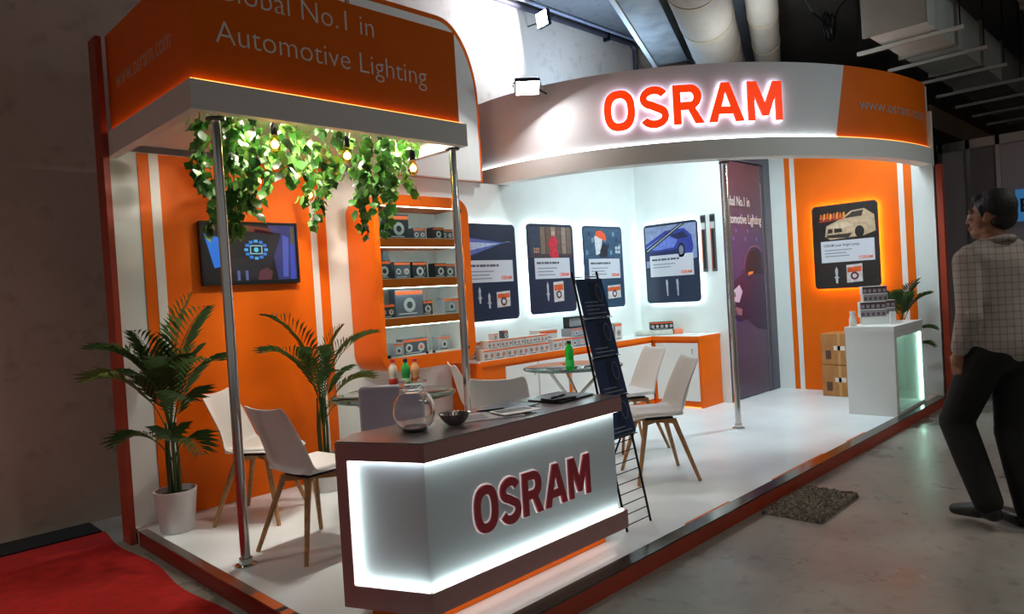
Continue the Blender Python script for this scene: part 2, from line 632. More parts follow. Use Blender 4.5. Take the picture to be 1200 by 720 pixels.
door = struct(thing('door_1', 'storeroom door printed with purple night car graphic', 'door', (7.30, 3.885, 0)))
del door['category']
DM = door_mat()
MB().box(-.07, .02, -.02, .05, 0, 2.70).build('jamb', mat('door_jamb', '3A3346', .4), door)
MB().box(.90, .98, -.012, .05, 0, 2.70).build('jamb', mat('door_jamb', '3A3346', .4), door)
MB().box(.02, .90, -.01, .03, .012, 2.70).build('door_leaf', DM, door)
MB().box(.885, .897, -.016, -.010, .012, 2.5).build('seam_strip', M_alu, door)
M_dtext = mat('door_lettering', 'DACBC6', .5)
text('lettering', 'Global No.1 in', .155, M_dtext, door, -.05, -.022, 2.20, .001, .001, fit=.62)
text('lettering', 'Automotive Lighting', .155, M_dtext, door, -.05, -.022, 2.00, .001, .001, fit=.90)
def decal(parent, name, pts, y, m, th=.0015):
    return MB().prism(pts, y-th, y).build(name, m, parent)
DP = lambda *a: decal(door, *a)
DP('car_print', [(.03, .92), (.03, 1.30), (.16, 1.36), (.34, 1.43)]+[(.66+.30*math.cos(R(a)), 1.43+.32*math.sin(R(a))) for a in range(170, 42, -12)]+[(.88, .74), (.62, .78), (.40, .90), (.22, .88)], -.0101, mat('door_car_body', '2A2248', .3))
DP('car_window_print', [(.43, 1.44)]+[(.66+.23*math.cos(R(a)), 1.44+.26*math.sin(R(a))) for a in range(168, 30, -12)]+[(.87, 1.40)], -.0117, mat('door_car_window', '151226', .3))
DP('car_outline_print', [(.66+.30*math.cos(R(a)), 1.43+.32*math.sin(R(a))) for a in range(172, 42, -10)]+[(.66+.285*math.cos(R(a)), 1.43+.305*math.sin(R(a))) for a in range(42, 173, 10)], -.0133, mat('door_pink_line', '8A5A78', .4))
DP('headlamp_print', [(.06, 1.12), (.22, 1.10), (.31, 1.22), (.24, 1.30), (.10, 1.24)], -.0117, mat('door_lamp', 'D2BFD8', .3))
DP('headlamp_print', [(.10, .98), (.26, .95), (.28, 1.02), (.12, 1.06)], -.0117, mat('door_lamp2', '9A6A78', .3))
DP('signal_print', [(.46, 1.40), (.58, 1.42), (.60, 1.45), (.48, 1.44)], -.0133, mat('door_signal', 'F09038', .3))
for k in range(5):
    DP('glow_print', [(.04, .75+.1*k), (.12+.02*(k % 3), .77+.1*k), (.13, .82+.1*k), (.03, .80+.1*k)], -.0117, mat('door_blue', '5660A0', .3))
for k in range(9):
    u, v = .15+.07*k, 1.80+.09*((k*5) % 4)
    DP('star_print', [(u, v), (u+.03, v+.01), (u+.03, v+.05), (u, v+.045)], -.0101, mat('door_star', '7C68B4', .4))

# ================================================================== LEFT CANOPY
can = thing('canopy', 'square canopy with dark orange upper box and grey lower lip, over the TV corner', 'canopy', (1.43, 3.6, 2.38))
W, D = 1.84, 1.40
mb = MB()
for b in ((0, W, 0, .06, 0, .15), (0, .06, .06, D, 0, .15), (W-.06, W, .06, D, 0, .15)):
    mb.box(*b)
mb.build('lip', M_lip, can)
mb = MB()
mb.box(.06, W-.06, .06, D, .10, .13)
mb.build('ceiling_panel', mat('canopy_ceiling', 'D6CDC2', .6), can)
MB().box(.035, W-.035, .035, .055, .16, .77).build('front_panel', M_orange, can)
MB().box(.035, .055, .055, D-.02, .16, .77).build('side_panel', M_orange, can)
MB().box(W-.055, W-.035, .055, D-.02, .16, .77).build('side_panel', M_orange, can)
MB().box(.055, W-.055, .055, D-.02, .74, .76).build('roof_panel', M_orange, can)
MB().box(.03, W-.03, .012, .024, .151, .158).build('led_strip', M_ledo, can)
MB().box(.012, .024, .012, D-.04, .151, .158).build('led_strip', M_ledo, can)
M_ftext = mat('fascia_lettering', 'F2EAE4', .5)
text('lettering', 'Global No.1 in', .175, M_ftext, can, .16, .0345, .60, .001, -.0022, fit=.98)
text('lettering', 'Automotive Lighting', .175, M_ftext, can, .16, .0345, .37, .001, -.0022, fit=1.38)
def side_fn(u, y, v):
    return (.0345+y, D-.02-u, v)
text('lettering', 'www.osram.com', .16, mat('side_lettering', 'D8A890', .5), can, .16, 0, .40, .001, .0002, fit=.92, fn=side_fn)

# back tower with rounded shoulder between the canopy and the curved fascia
tw = thing('back_tower', 'tall white panel with rounded shoulder and orange backing beside the canopy', 'panel', (3.30, 4.98, 0))
def shoulder(x1, top, r, z0, rv=.75):
    pts = [(-.03, z0), (x1, z0)]
    for i in range(13):
        t = R(90*i/12)
        pts.append((x1-r+r*math.cos(t), top-rv+rv*math.sin(t)))
    pts.append((-.03, top))
    return pts
MB().prism(shoulder(1.30, 3.85, .42, 2.44), -.07, -.02).build('white_panel', M_whitew, tw)
MB().prism(shoulder(1.37, 3.92, .44, 2.44), -.02, .0).build('orange_backing', M_orange, tw)
MB().box(1.305, 1.312, -.045, -.03, 2.5, 3.15).build('led_strip', M_ledo, tw)

# ================================================================== CURVED FASCIA
CX, CY = 8.45, 5.05
def el(t, a, b):
    return CX-a*math.cos(t), CY-b*math.sin(t)
def arc_wall(a, b, th, z0, z1, t0, t1, n=64, t0top=None, t1top=None):
    mb = MB()
    bm = mb.bm
    t0top = t0 if t0top is None else t0top
    t1top = t1 if t1top is None else t1top
    rows = []
    for i in range(n+1):
        f = i/n
        tb = R(t0+(t1-t0)*f); tt = R(t0top+(t1top-t0top)*f)
        p = el(tb, a, b); q = el(tt, a, b); ip = el(tb, a-th, b-th); iq = el(tt, a-th, b-th)
        rows.append([bm.verts.new((p[0], p[1], z0)), bm.verts.new((q[0], q[1], z1)), bm.verts.new((iq[0], iq[1], z1)), bm.verts.new((ip[0], ip[1], z0))])
    for A, B in zip(rows[:-1], rows[1:]):
        for k in range(4):
            l = (k+1) % 4
            bm.faces.new((A[k], B[k], B[l], A[l]))
    bm.faces.new(rows[0]); bm.faces.new(rows[-1][::-1])
    return mb
cf = thing('curved_fascia', 'sweeping curved header of the booth, white and orange with red illuminated letters', 'fascia')
arc_wall(3.55, 2.95, .14, 2.44, 2.61, -4, 89.7).build('lip', M_lip, cf, smooth=True)
arc_wall(3.515, 2.915, .06, 2.61, 3.285, -4, 62.3, t1top=64.7).build('white_panel', M_lpink, cf, smooth=True)
arc_wall(3.515, 2.915, .06, 2.61, 3.285, 62.3, 89.7, t0top=64.7).build('orange_panel', M_orange, cf, smooth=True)
arc_wall(3.453, 2.853, .008, 2.62, 3.26, 40, 89.6).build('inner_lining', M_whitew, cf, smooth=True)
arc_wall(3.538, 2.938, .012, 2.611, 2.619, -4, 62.2).build('led_strip', M_ledw, cf)
arc_wall(3.538, 2.938, .012, 2.611, 2.619, 62.4, 89.6, 24).build('led_strip', M_ledo, cf)
# arc-length table for the lettering
AT = []
s_ = 0
px_, py_ = el(0, 3.515, 2.915)
for i in range(1801):
    t = R(i/20)
    x, y = el(t, 3.515, 2.915)
    s_ += math.hypot(x-px_, y-py_)
    px_, py_ = x, y
    AT.append((s_, t))
def arc_at(s):
    lo = min(range(0, len(AT), 1), key=lambda i: abs(AT[i][0]-s))
    return AT[lo][1]
def arc_s(deg):
    return AT[int(deg*20)][0]
def frame_at(s, off):
    t = arc_at(s)
    x, y = el(t, 3.515, 2.915)
    tx, ty = 3.515*math.sin(t), -2.915*math.cos(t)
    l = math.hypot(tx, ty); tx /= l; ty /= l
    nx, ny = ty, -tx
    return x+nx*off, y+ny*off, tx, ty
s0, s1 = arc_s(23.4), arc_s(52.0)
LW = [LET[c][0] for c in 'OSRAM']
hL = .345
gap = (s1-s0-sum(LW)*hL)/4
kx = 1.0
if gap < .03:
    kx = (s1-s0-4*.035)/(sum(LW)*hL)
    gap = .035
s = s0
for c, lw in zip('OSRAM', LW):
    wl = lw*hL*kx
    x, y, tx, ty = frame_at(s+wl/2, .0)
    rz = math.atan2(ty, tx)
    o = link('letter', letter_mesh(c, hL, .02, M_letter), cf, (x, y, 2.755), rz)
    for q in o.data.vertices:
        q.co.x = q.co.x*kx-wl/2
        q.co.y -= .030
    h = link('halo', letter_mesh(c, hL, .012, M_halo, .006), o)
    for q in h.data.vertices:
        q.co.x = q.co.x*kx-wl/2
        q.co.y -= .012
    s += wl+gap
sw0, sw1 = arc_s(67.6), arc_s(88)
def wfn(u, y, v):
    x, yy, tx, ty = frame_at(sw0+u, -y)
    return (x, yy, v)
text('lettering', 'www.osram.com', .15, mat('header_lettering', 'B49C90', .5), cf, 0, -.003, 2.89, .001, .0003, fit=(sw1-sw0), fn=wfn)

# ================================================================== STEEL POLES
def pole(x, y, z, label):
    t = thing('steel_pole', label, 'pole', (x, y, 0))
    MB().rod((0, 0, .0), (0, 0, z), .026, n=20).build('tube', M_chrome, t, smooth=True)
    mb = MB().lathe([(0, 0), (.055, 0), (.055, .006), (.034, .012), (.034, .04), (.027, .042), (0, .042)], 24)
    mb.build('base_flange', M_chrome, t, smooth=True)
    MB().lathe([(0, z-.012), (.05, z-.012), (.05, z-.002), (0, z-.002)], 24).build('top_flange', M_dark, t)
pole(1.60, 3.72, 2.38, 'polished steel pole at the platform edge, holding the open corner of the canopy')
pole(3.215, 3.70, 2.38, 'polished steel pole under the canopy in front of the orange display case')
pole(6.01, 3.17, 2.44, 'polished steel pole under the curved header, in front of the purple door')

# ================================================================== TV
tv = thing('television', 'black flat television on the orange wall showing blue diagram screen', 'television', (1.96, 4.985, 1.54))
ring_prism(MB(), rrect(0, .73, 0, .45, .008), rrect(.012, .718, .022, .438, .004), -.045, -.01).build('bezel', M_black, tv)
MB().box(.01, .72, -.03, -.008, .01, .44).build('back_housing', M_black, tv)
MB().box(.012, .718, -.036, -.030, .022, .438).build('screen', emi('screen_black', '0A0C14', .6), tv)
MB().box(.25, .48, -.012, .005, .12, .32).build('wall_bracket', M_dark, tv)
def scr(name, pts, col, s, y=-.0365):
    decal(tv, name, pts, y, emi('screen_'+col, col, s), .0006)
scr('screen_image', [(.56, .03), (.71, .03), (.71, .43), (.50, .43)], '3A3F86', .6)
scr('screen_image', [(.60, .05), (.64, .05), (.66, .34), (.61, .36)], '5566C8', .7, -.037)
scr('screen_image', [(.66, .03), (.70, .03), (.70, .30), (.67, .30)], '3C4CC0', .8, -.037)
scr('screen_image', [(.03, .36), (.17, .33), (.17, .14), (.09, .12), (.05, .28)], '2A78E0', .8, -.037)
scr('screen_image', [(.21, .18), (.33, .20), (.40, .40), (.60, .37), (.48, .06), (.36, .04), (.20, .10)], '1C1A26', .7, -.0376)
scr('screen_image', [(.22, .43), (.50, .41), (.54, .36), (.40, .375), (.22, .40)], '7A2E20', .6, -.0376)
scr('screen_image', [(.40, .03), (.42, .10), (.48, .12), (.52, .09), (.50, .03)], '6A3A44', .6, -.0382)
scr('screen_image', [(.25, .03), (.27, .03), (.27, .10), (.25, .10)], '5A6AA8', .7, -.0382)
scr('screen_image', [(.31, .03), (.33, .03), (.33, .10), (.31, .10)], '5A6AA8', .7, -.0382)
scr('screen_image', [(.675, .29), (.70, .29), (.70, .42), (.675, .42)], '6E6440', .6, -.0376)
cxs, cys = .40, .25
for k in range(12):
    t = 2*PI*k/12
    u, v = cxs+.075*math.cos(t), cys+.062*math.sin(t)
    scr('diagram_tile', [(u-.014, v-.010), (u+.014, v-.010), (u+.014, v+.010), (u-.014, v+.010)], '2F7FD8' if k % 3 else '4FA8E8', .9, -.0388)
for a in (.046, ):
    ring_prism(MB(), [(cxs-a, cys-a*.7), (cxs+a, cys-a*.7), (cxs+a, cys+a*.7), (cxs-a, cys+a*.7)], [(cxs-a*.86, cys-a*.55), (cxs+a*.86, cys-a*.55), (cxs+a*.86, cys+a*.55), (cxs-a*.86, cys+a*.55)], -.0395, -.0388).build('diagram_frame', emi('screen_teal', '9FD8E0', .8), tv)
scr('diagram_core', [(cxs+.018*math.cos(2*PI*k/10), cys+.018*math.sin(2*PI*k/10)) for k in range(10)], '58D0E8', .9, -.0388)

# ================================================================== DISPLAY CASE
sc = thing('display_case', 'orange wall display case with rounded corners, glass doors and lit shelves', 'display case', (3.15, 4.6, 0))
W, Z0, Z1 = .98, .80, 2.20
ring_prism(MB(), rrect(0, W, Z0, Z1, .14, 8), rrect(.05, W-.075, Z0+.105, Z1-.09, .012, 8), 0, .385).build('case_body', M_orange, sc, smooth=True)
MB().box(.05, W-.075, .37, .384, Z0+.1, Z1-.085).build('back_panel', mat('case_back', 'DDE6E4', .5), sc)
for i, (a, b) in enumerate(((1.783, 1.853), (1.46, 1.53), (1.155, 1.22))):
    sh = MB().box(.05, W-.075, .012, .37, a, b).build('shelf', M_orange, sc)
    MB().box(.052, W-.077, .014, .369, b, b+.004).build('shelf_liner', mat('case_liner', 'E4E8E6', .5), sh)
    MB().box(.07, W-.095, .022, .027, a-.004, a).build('led_strip', M_ledcase, sh)
MB().box(.07, W-.095, .022, .027, Z1-.094, Z1-.09).build('led_strip', M_ledcase, sc)
for u in (.0505, W-.0795):
    MB().box(u, u+.004, .02, .37, Z0+.11, Z1-.092).build('side_liner', mat('case_liner', 'E4E8E6', .5), sc)
MB().box(.05, W-.075, .014, .369, Z0+.105, Z0+.109).build('bottom_liner', mat('case_liner', 'E4E8E6', .5), sc)
for u0, u1, hs in ((.052, .472, .44), (.478, .903, .51)):
    gd = MB().box(u0, u1, .002, .007, Z0+.108, Z1-.092).build('glass_door', M_thin, sc)
    MB().box(hs-.012, hs+.012, -.006, .002, Z0+.112, Z0+.13).build('lock', M_black, gd)
    hx = u0+.002 if u0 < .1 else u1-.03
    MB().box(hx, hx+.028, -.004, .010, Z0+.11, Z0+.135).build('hinge', M_dark, gd)
    MB().box(hx, hx+.028, -.004, .010, Z1-.12, Z1-.095).build('hinge', M_dark, gd)

PRINT = [mat('box_black', '1C1D22', .4), mat('box_slate', '474B56', .4), mat('box_silver', '9AA0A8', .35), mat('box_whitish', 'C9C6C2', .5)]
M_bo = mat('box_orange', 'E0622A', .4)
M_bw = mat('box_lens', 'BFC6CC', .3)
M_bk = mat('box_print_dark', '2B2A30', .5)
def product(name, label, loc, w, d, h, kind=0, group=None, rz=0, cat='box', lens=1):
    t = thing(name, label, cat, loc, rz, group)
    MB().box(-w/2, w/2, -d/2, d/2, 0, h, .002, 1).build('carton', PRINT[kind], t)
    f = -d/2
    MB().box(-w/2+.002, w/2-.002, f-.001, f, h*.80, h*.94).build('colour_band', M_bo, t)
    for k in range(lens):
        cx = -w/2+w*(k+.5)/lens
        r = min(h*.27, w/lens*.32)
        decal(t, 'lamp_print', [(cx+r*math.cos(2*PI*q/12), h*.42+r*math.sin(2*PI*q/12)) for q in range(12)], f, M_bw if kind != 3 else mat('box_print_pale', '9C9694', .5), .001)
        decal(t, 'lamp_core_print', [(cx+r*.5*math.cos(2*PI*q/8), h*.42+r*.5*math.sin(2*PI*q/8)) for q in range(8)], f-.001, (mat('box_print_mid', '77706E', .5) if kind == 3 else M_bk) if k % 2 == 0 else M_bo, .0006)
    decal(t, 'caption_print', [(-w*.4, h*.08), (w*.25, h*.08), (w*.25, h*.13), (-w*.4, h*.13)], f, M_bw if kind < 2 else M_bk, .001)
    return t
CG = 'lamp boxes in the orange display case'
CASE = {0: [(.135, .15, .10, 0, 1), (.32, .20, .20, 0, 1), (.56, .13, .10, 1, 2), (.70, .12, .10, 0, 1), (.83, .12, .09, 1, 2)],
        1: [(.125, .135, .15, 0, 1), (.33, .16, .14, 1, 2), (.54, .15, .14, 0, 1), (.70, .13, .12, 0, 1), (.835, .11, .115, 1, 1)],
        2: [(.13, .14, .11, 0, 2), (.38, .28, .222, 1, 1), (.60, .10, .12, 0, 1), (.795, .18, .13, 2, 1)],
        3: [(.215, .10, .11, 2, 1), (.41, .25, .13, 1, 2), (.755, .13, .12, 2, 1)]}
SHN = ('top', 'second', 'third', 'bottom')
SHZ = (1.857, 1.534, 1.224, .909)
for r, lst in CASE.items():
    for j, (u, w_, h_, kd, ln) in enumerate(lst):
        big = h_ > .18
        lab = ('tall dark lamp box with orange band on the %s shelf of the orange case' if big else
               ['small black lamp box with orange band on the %s shelf of the orange case',
                'slate lamp box with paired round prints on the %s shelf of the orange case' if ln == 2 else 'slate lamp box with one round print on the %s shelf of the orange case',
                'silver lamp box with orange band on the %s shelf of the orange case'][kd]) % SHN[r]
        product('lamp_box', lab, (3.15+u, 4.72+.04*((j*7) % 3), SHZ[r]), w_, .09, h_, kd, CG, lens=ln)
tb = thing('lamp_blister', 'slim upright lamp pack rising behind the second shelf boxes', 'package', (3.15+.285, 4.88, 1.534))
MB().box(-.03, .03, -.01, .01, 0, .24, .003, 1).build('backing_card', PRINT[1], tb)
MB().ball((0, -.014, .15), .02, 12).build('lamp', M_bw, tb)

# ================================================================== POSTERS
def poster(label, loc, rz, base, w=.72, h=.93, warm=False):
    t = thing('poster_panel', label, 'poster', loc, rz, 'backlit poster panels')
    MB().prism(rrect(0, w, 0, h, .05), -.04, -.028).build('board', base, t, smooth=True)
    MB().prism(rrect(.07, w-.07, .07, h-.07, .03), -.028, .010).build('spacer', M_white, t)
    ring_prism(MB(), rrect(.012, w-.012, .012, h-.012, .045), rrect(.03, w-.03, .03, h-.03, .035), -.027, -.015).build('led_strip', M_ledpo if warm else M_ledp, t)
    return t
def pd(t, name, pts, col, lvl=1, rough=.4):
    dk = ''.join('%02X' % int(int(col[i:i+2], 16)*.84) for i in (0, 2, 4))
    return decal(t, name, pts, -.04-.0008*(lvl-1), mat('print_'+col, col, rough, noise=dk if lvl < 4 else None, nscale=22), .0008)
def pcard(t, v0, v1, u0=.07, u1=.65, title=None, lines=3, slant=0):
    pd(t, 'text_card', [(u0, v0), (u1, v0), (u1, v1), (u0, v1)], 'C9CDD6', 4)
    h = v1-v0
    if title:
        text('title', title, .042, M_textd, t, u0+.03, -.0435, v1-.065, .0006, .0006, fit=(u1-u0)*.68)
    else:
        for k in range(9):
            a = u0+.03+k*(u1-u0)*.072
            pd(t, 'title_print', [(a, v1-.062), (a+(u1-u0)*(.055 if k % 3 else .068), v1-.062), (a+(u1-u0)*(.055 if k % 3 else .068), v1-.040), (a, v1-.040)], '4A5160', 5)
    for k in range(lines):
        v = v1-.10-.034*k
        pd(t, 'text_print', [(u0+.04, v-.012), (u0+.04+(.30, .24, .27)[k % 3], v-.012), (u0+.04+(.30, .24, .27)[k % 3], v), (u0+.04, v)], '8A909C', 5)
    text('brand_print', 'OSRAM', .05, M_osr, t, u1-.17, -.0435, v0+.022, .0006, .0012, fit=.145)
def circ(cx, cy, r, n=16, sy=1):
    return [(cx+r*math.cos(2*PI*k/n), cy+r*sy*math.sin(2*PI*k/n)) for k in range(n)]
def carton_print(t, u, v, w_, h_, ring='C8CCD2'):
    pd(t, 'carton_print', [(u, v), (u+w_, v+.01), (u+w_, v+h_), (u, v+h_-.01)], 'D8D6D6', 2)
    pd(t, 'carton_band_print', [(u+.008, v+h_*.55), (u+w_-.008, v+h_*.58), (u+w_-.008, v+h_*.86), (u+.008, v+h_*.82)], 'E2602C', 3)
    pd(t, 'carton_lamp_print', circ(u+w_*.5, v+h_*.36, min(w_, h_)*.27), '6A3436', 4)
    pd(t, 'carton_core_print', circ(u+w_*.5, v+h_*.36, min(w_, h_)*.14), ring, 5)
def spark(t, u, v, h_):
    pd(t, 'lamp_print', [(u-.01, v), (u+.01, v), (u+.014, v+h_*.3), (u+.03, v+h_*.33), (u+.012, v+h_*.42), (u+.016, v+h_*.8), (u, v+h_), (u-.016, v+h_*.8), (u-.012, v+h_*.42), (u-.03, v+h_*.33), (u-.014, v+h_*.3)], 'C4C8D0', 2)

p1 = poster('backlit navy poster with a white light beam streak, next to the orange display case', (4.33, 4.988, 1.11), 0, M_navy)
pd(p1, 'beam_print', [(.02, .60), (.50, .735), (.56, .745), (.50, .755), (.02, .80)], '5A6CC0')
pd(p1, 'beam_core_print', [(.02, .66), (.50, .742), (.02, .755)], 'BFD0F0', 2)
pd(p1, 'flare_print', [(.50, .742), (.62, .765), (.68, .745), (.62, .758)], '8FA8C8', 2)
pcard(p1, .37, .58, .06, .66)
spark(p1, .20, .17, .16); spark(p1, .32, .12, .15)
carton_print(p1, .42, .12, .18, .16)
p2 = poster('backlit navy poster with a red figure before tan curtains', (5.22, 4.988, 1.13), 0, M_navy)
pd(p2, 'photo_print', [(.02, .58), (.70, .58), (.70, .90), (.02, .90)], '4A4048')
for k, c in enumerate(('2E4460', '2E4460', '8A7462', '6E5A50', 'A08C78', '6A5850', '9A8878', '7A685E')):
    pd(p2, 'curtain_print', [(.03+.083*k, .62), (.10+.083*k, .62), (.105+.083*k, .90), (.035+.083*k, .90)], c, 2)
pd(p2, 'figure_print', [(.33, .60), (.37, .57), (.46, .565), (.47, .60), (.44, .68), (.47, .74), (.43, .80), (.38, .81), (.34, .76), (.30, .72), (.35, .68)], 'D83048', 3)
pd(p2, 'figure_print', [(.375, .81), (.415, .81), (.425, .845), (.40, .865), (.37, .845)], 'C9A898', 3)
for k in range(6):
    pd(p2, 'bloom_print', circ(.10+.03*(k % 3), .64+.03*(k//3), .014, 8), 'C08868', 3)
pcard(p2, .36, .575, .09, .64)
spark(p2, .27, .13, .20); carton_print(p2, .36, .11, .16, .22)
p3 = poster('backlit teal poster with orange and white motorbike, behind the brochure rack', (6.11, 4.988, 1.13), 0, mat('poster_teal', '28405A', .35))
pd(p3, 'photo_print', [(.02, .56), (.70, .56), (.70, .90), (.02, .90)], '3E5A74')
for k in range(12):
    u, v = .04+.055*k, .60+.07*((k*7) % 4)
    pd(p3, 'city_print', [(u, v), (u+.04, v+.01), (u+.04, v+.06), (u, v+.05)], ('6F90A8', '27405A', '86A4B4')[k % 3], 2)
pd(p3, 'bike_print', [(.22, .60), (.30, .62), (.36, .82), (.26, .86), (.20, .80)], 'D8DCE0', 3)
pd(p3, 'bike_print', [(.22, .82), (.30, .79), (.42, .76), (.40, .84), (.32, .88), (.24, .87)], 'E2562C', 4)
pd(p3, 'bike_print', [(.28, .58), (.42, .58), (.44, .70), (.36, .74), (.30, .66)], '2A2C34', 4)
for k in range(4):
    pd(p3, 'icon_print', [(.58+.05*(k % 2), .62+.045*(k//2)), (.62+.05*(k % 2), .62+.045*(k//2)), (.62+.05*(k % 2), .655+.045*(k//2)), (.58+.05*(k % 2), .655+.045*(k//2))], 'D0D8DC', 3)
pcard(p3, .335, .56, .08, .65)
carton_print(p3, .40, .10, .24, .16)
R90 = -PI/2
p4 = poster('backlit poster with a blue car and long lamp tube, on the storeroom wall', (7.21, 4.87, 1.14), R90, M_navy)
pd(p4, 'photo_print', [(.02, .42), (.70, .50), (.70, .90), (.02, .90)], '8C9AC4')
pd(p4, 'car_body_print', [(.02, .50), (.62, .52), (.66, .62), (.64, .76), (.55, .85), (.30, .84), (.02, .70)], '2F3FA0', 2)
pd(p4, 'car_bonnet_print', [(.02, .66), (.30, .80), (.46, .72), (.40, .64), (.16, .62)], '6E86DC', 3)
pd(p4, 'car_window_print', [(.36, .78), (.54, .82), (.60, .74), (.46, .73)], '1C2450', 3)
pd(p4, 'car_bumper_print', [(.02, .50), (.48, .53), (.50, .62), (.10, .60), (.02, .62)], '1E2C5C', 3)
pd(p4, 'car_wheel_print', circ(.50, .60, .05, 16, 1.7), '14161E', 4)
pd(p4, 'car_rim_print', circ(.50, .60, .03, 12, 1.8), '7A829C', 5)
pd(p4, 'tube_print', [(.02, .60), (.05, .60), (.56, .90), (.48, .90), (.02, .64)], '20242C', 4)
pd(p4, 'tube_shine_print', [(.03, .62), (.045, .615), (.53, .90), (.51, .90)], 'A8AEB8', 5)
pcard(p4, .31, .56, .07, .65, lines=2)
for u in (.28, .42):
    pd(p4, 'lamp_print', [(u, .08), (u+.016, .08), (u+.02, .24), (u+.012, .27), (u-.006, .27), (u-.008, .24)], 'B4B8C0', 2)
p5 = poster('warm lit charcoal poster with a cream sports car, on the orange wall', (8.434, 3.36, 1.19), R90, M_charcoal, h=.96, warm=True)
pd(p5, 'photo_print', [(.02, .55), (.70, .55), (.70, .94), (.02, .94)], '241E1C')
pd(p5, 'car_body_print', [(.14, .60), (.16, .72), (.26, .76), (.34, .80), (.44, .87), (.58, .88), (.68, .80), (.69, .62), (.56, .58), (.20, .56)], 'C8AE8E', 2)
pd(p5, 'car_window_print', [(.36, .79), (.45, .855), (.57, .865), (.55, .80)], '3A302C', 3)
pd(p5, 'car_bonnet_print', [(.16, .70), (.26, .745), (.38, .76), (.46, .70), (.30, .68)], 'DDC8AC', 3)
pd(p5, 'grille_print', [(.17, .635), (.225, .635), (.23, .68), (.18, .685)], '2A2422', 4)
pd(p5, 'grille_print', [(.245, .635), (.335, .64), (.33, .68), (.25, .685)], '2A2422', 4)
pd(p5, 'bumper_print', [(.15, .585), (.40, .57), (.44, .62), (.17, .615)], '3A322E', 3)
pd(p5, 'wheel_print', circ(.52, .63, .05, 16, 1.3), '1C1816', 4)
for k in range(8):
    u = .09+.036*k
    pd(p5, 'flame_print', [(u, .80-.012*(k % 2)), (u+.028, .80), (u+.03, .85+.012*(k % 3)), (u+.012, .865), (u+.004, .84)], ('E8642A', 'F29A3C')[k % 2], 3)
pd(p5, 'flame_print', [(.08, .77), (.36, .785), (.35, .797), (.08, .785)], 'B8342A', 3)
pcard(p5, .30, .545, .09, .67, title='OSRAM Laser Bright Lamps')
spark(p5, .25, .06, .19); carton_print(p5, .36, .06, .17, .21)

# two slim blade packs hanging on the storeroom wall
for i, y in enumerate((4.10, 3.985)):
    t = thing('blade_pack', ('slim black blade pack hanging right beside the blue car poster' if i == 0 else 'slim black blade pack hanging between its twin and the purple door'), 'package', (7.22, y, 1.47), R90, 'blade packs on the storeroom wall')
    MB().box(-.032, .032, -.012, 0, 0, .64, .004, 1).build('sleeve', mat('pack_grey', '5A5F62', .35), t)
    MB().box(-.03, .03, -.014, -.012, .56, .625).build('header_card', mat('pack_black', '1E1F22', .4), t)
    MB().box(-.024, .024, -.016, -.012, .48, .55).build('window', mat('pack_silver', 'B8BCBC', .3), t)
    MB().box(-.012, .016, -.02, -.012, .03, .47).build('blade', mat('pack_black', '1E1F22', .4), t)
    MB().box(-.03, -.02, -.014, -.012, .02, .52).build('edge_stripe', M_bo, t)

# ================================================================== BASE CABINETS + WORKTOP
def cabinet(label, loc, rz, w, d, ndoor, left_fill=.0, h=.735, end=False):
    t = thing('base_cabinet', label, 'cabinet', loc, rz)
    MB().box(0, w, 0, d, .0, h).build('carcass', M_orange, t)
    dw = (w-left_fill-.04)/ndoor
    for k in range(ndoor):
        a = left_fill+.02+k*dw
        o = MB().box(a+.006, a+dw-.006, -.016, 0, .075, h-.03, .002, 1).build('door', M_white, t)
        s_ = a+dw-.07
        MB().lathe([(0, 0), (.009, 0), (.009, .01), (0, .012)], 10).build('lock', M_chrome, o, (s_, -.016, h-.10)).rotation_euler = (PI/2, 0, 0)
        MB().tube([(s_, -.02, h-.10), (s_+.005, -.028, h-.115), (s_+.002, -.024, h-.15)], .003, 5).build('key', M_dark, o)
    MB().box(0, w, -.006, 0, .0, .06).build('plinth', M_orange, t)
    MB().box(.02, w-.02, -.010, -.006, .004, .010).build('plinth_led', M_ledo, t)
    return t
cabinet('white door base cabinet with orange end panel beside the display case', (4.16, 4.58, 0), 0, 1.16, .41, 2, .26)
cabinet('white door base cabinet standing behind the glass table and brochure rack', (5.325, 4.58, 0), 0, 1.45, .41, 2)
cabinet('white door base cabinet with orange frame under the blue car poster', (6.78, 4.570, 0), R90, .60, .43, 1, .02)
MB_ = thing('worktop', 'L-shaped white worktop with orange front edge running over the base cabinets', 'worktop', (0, 0, .735))
mb = MB()
mb.prism([(4.15, 4.572), (6.772, 4.572), (6.772, 3.975), (7.215, 3.975), (7.215, 4.995), (4.15, 4.995)], .03, .045, axis='z')
mb.build('top_sheet', M_white, MB_)
mb = MB()
mb.prism([(4.145, 4.56), (6.76, 4.56), (6.76, 3.965), (7.215, 3.965), (7.215, 3.98), (6.775, 3.98), (6.775, 4.575), (4.145, 4.575)], 0, .044, axis='z')
mb.build('edge_band', M_orange, MB_)
MB().box(6.775, 7.215, 3.98, 4.99, .0, .03).build('under_frame', M_orange, MB_)
MB().box(4.15, 6.775, 4.575, 4.99, .0, .03).build('under_frame', M_orange, MB_)

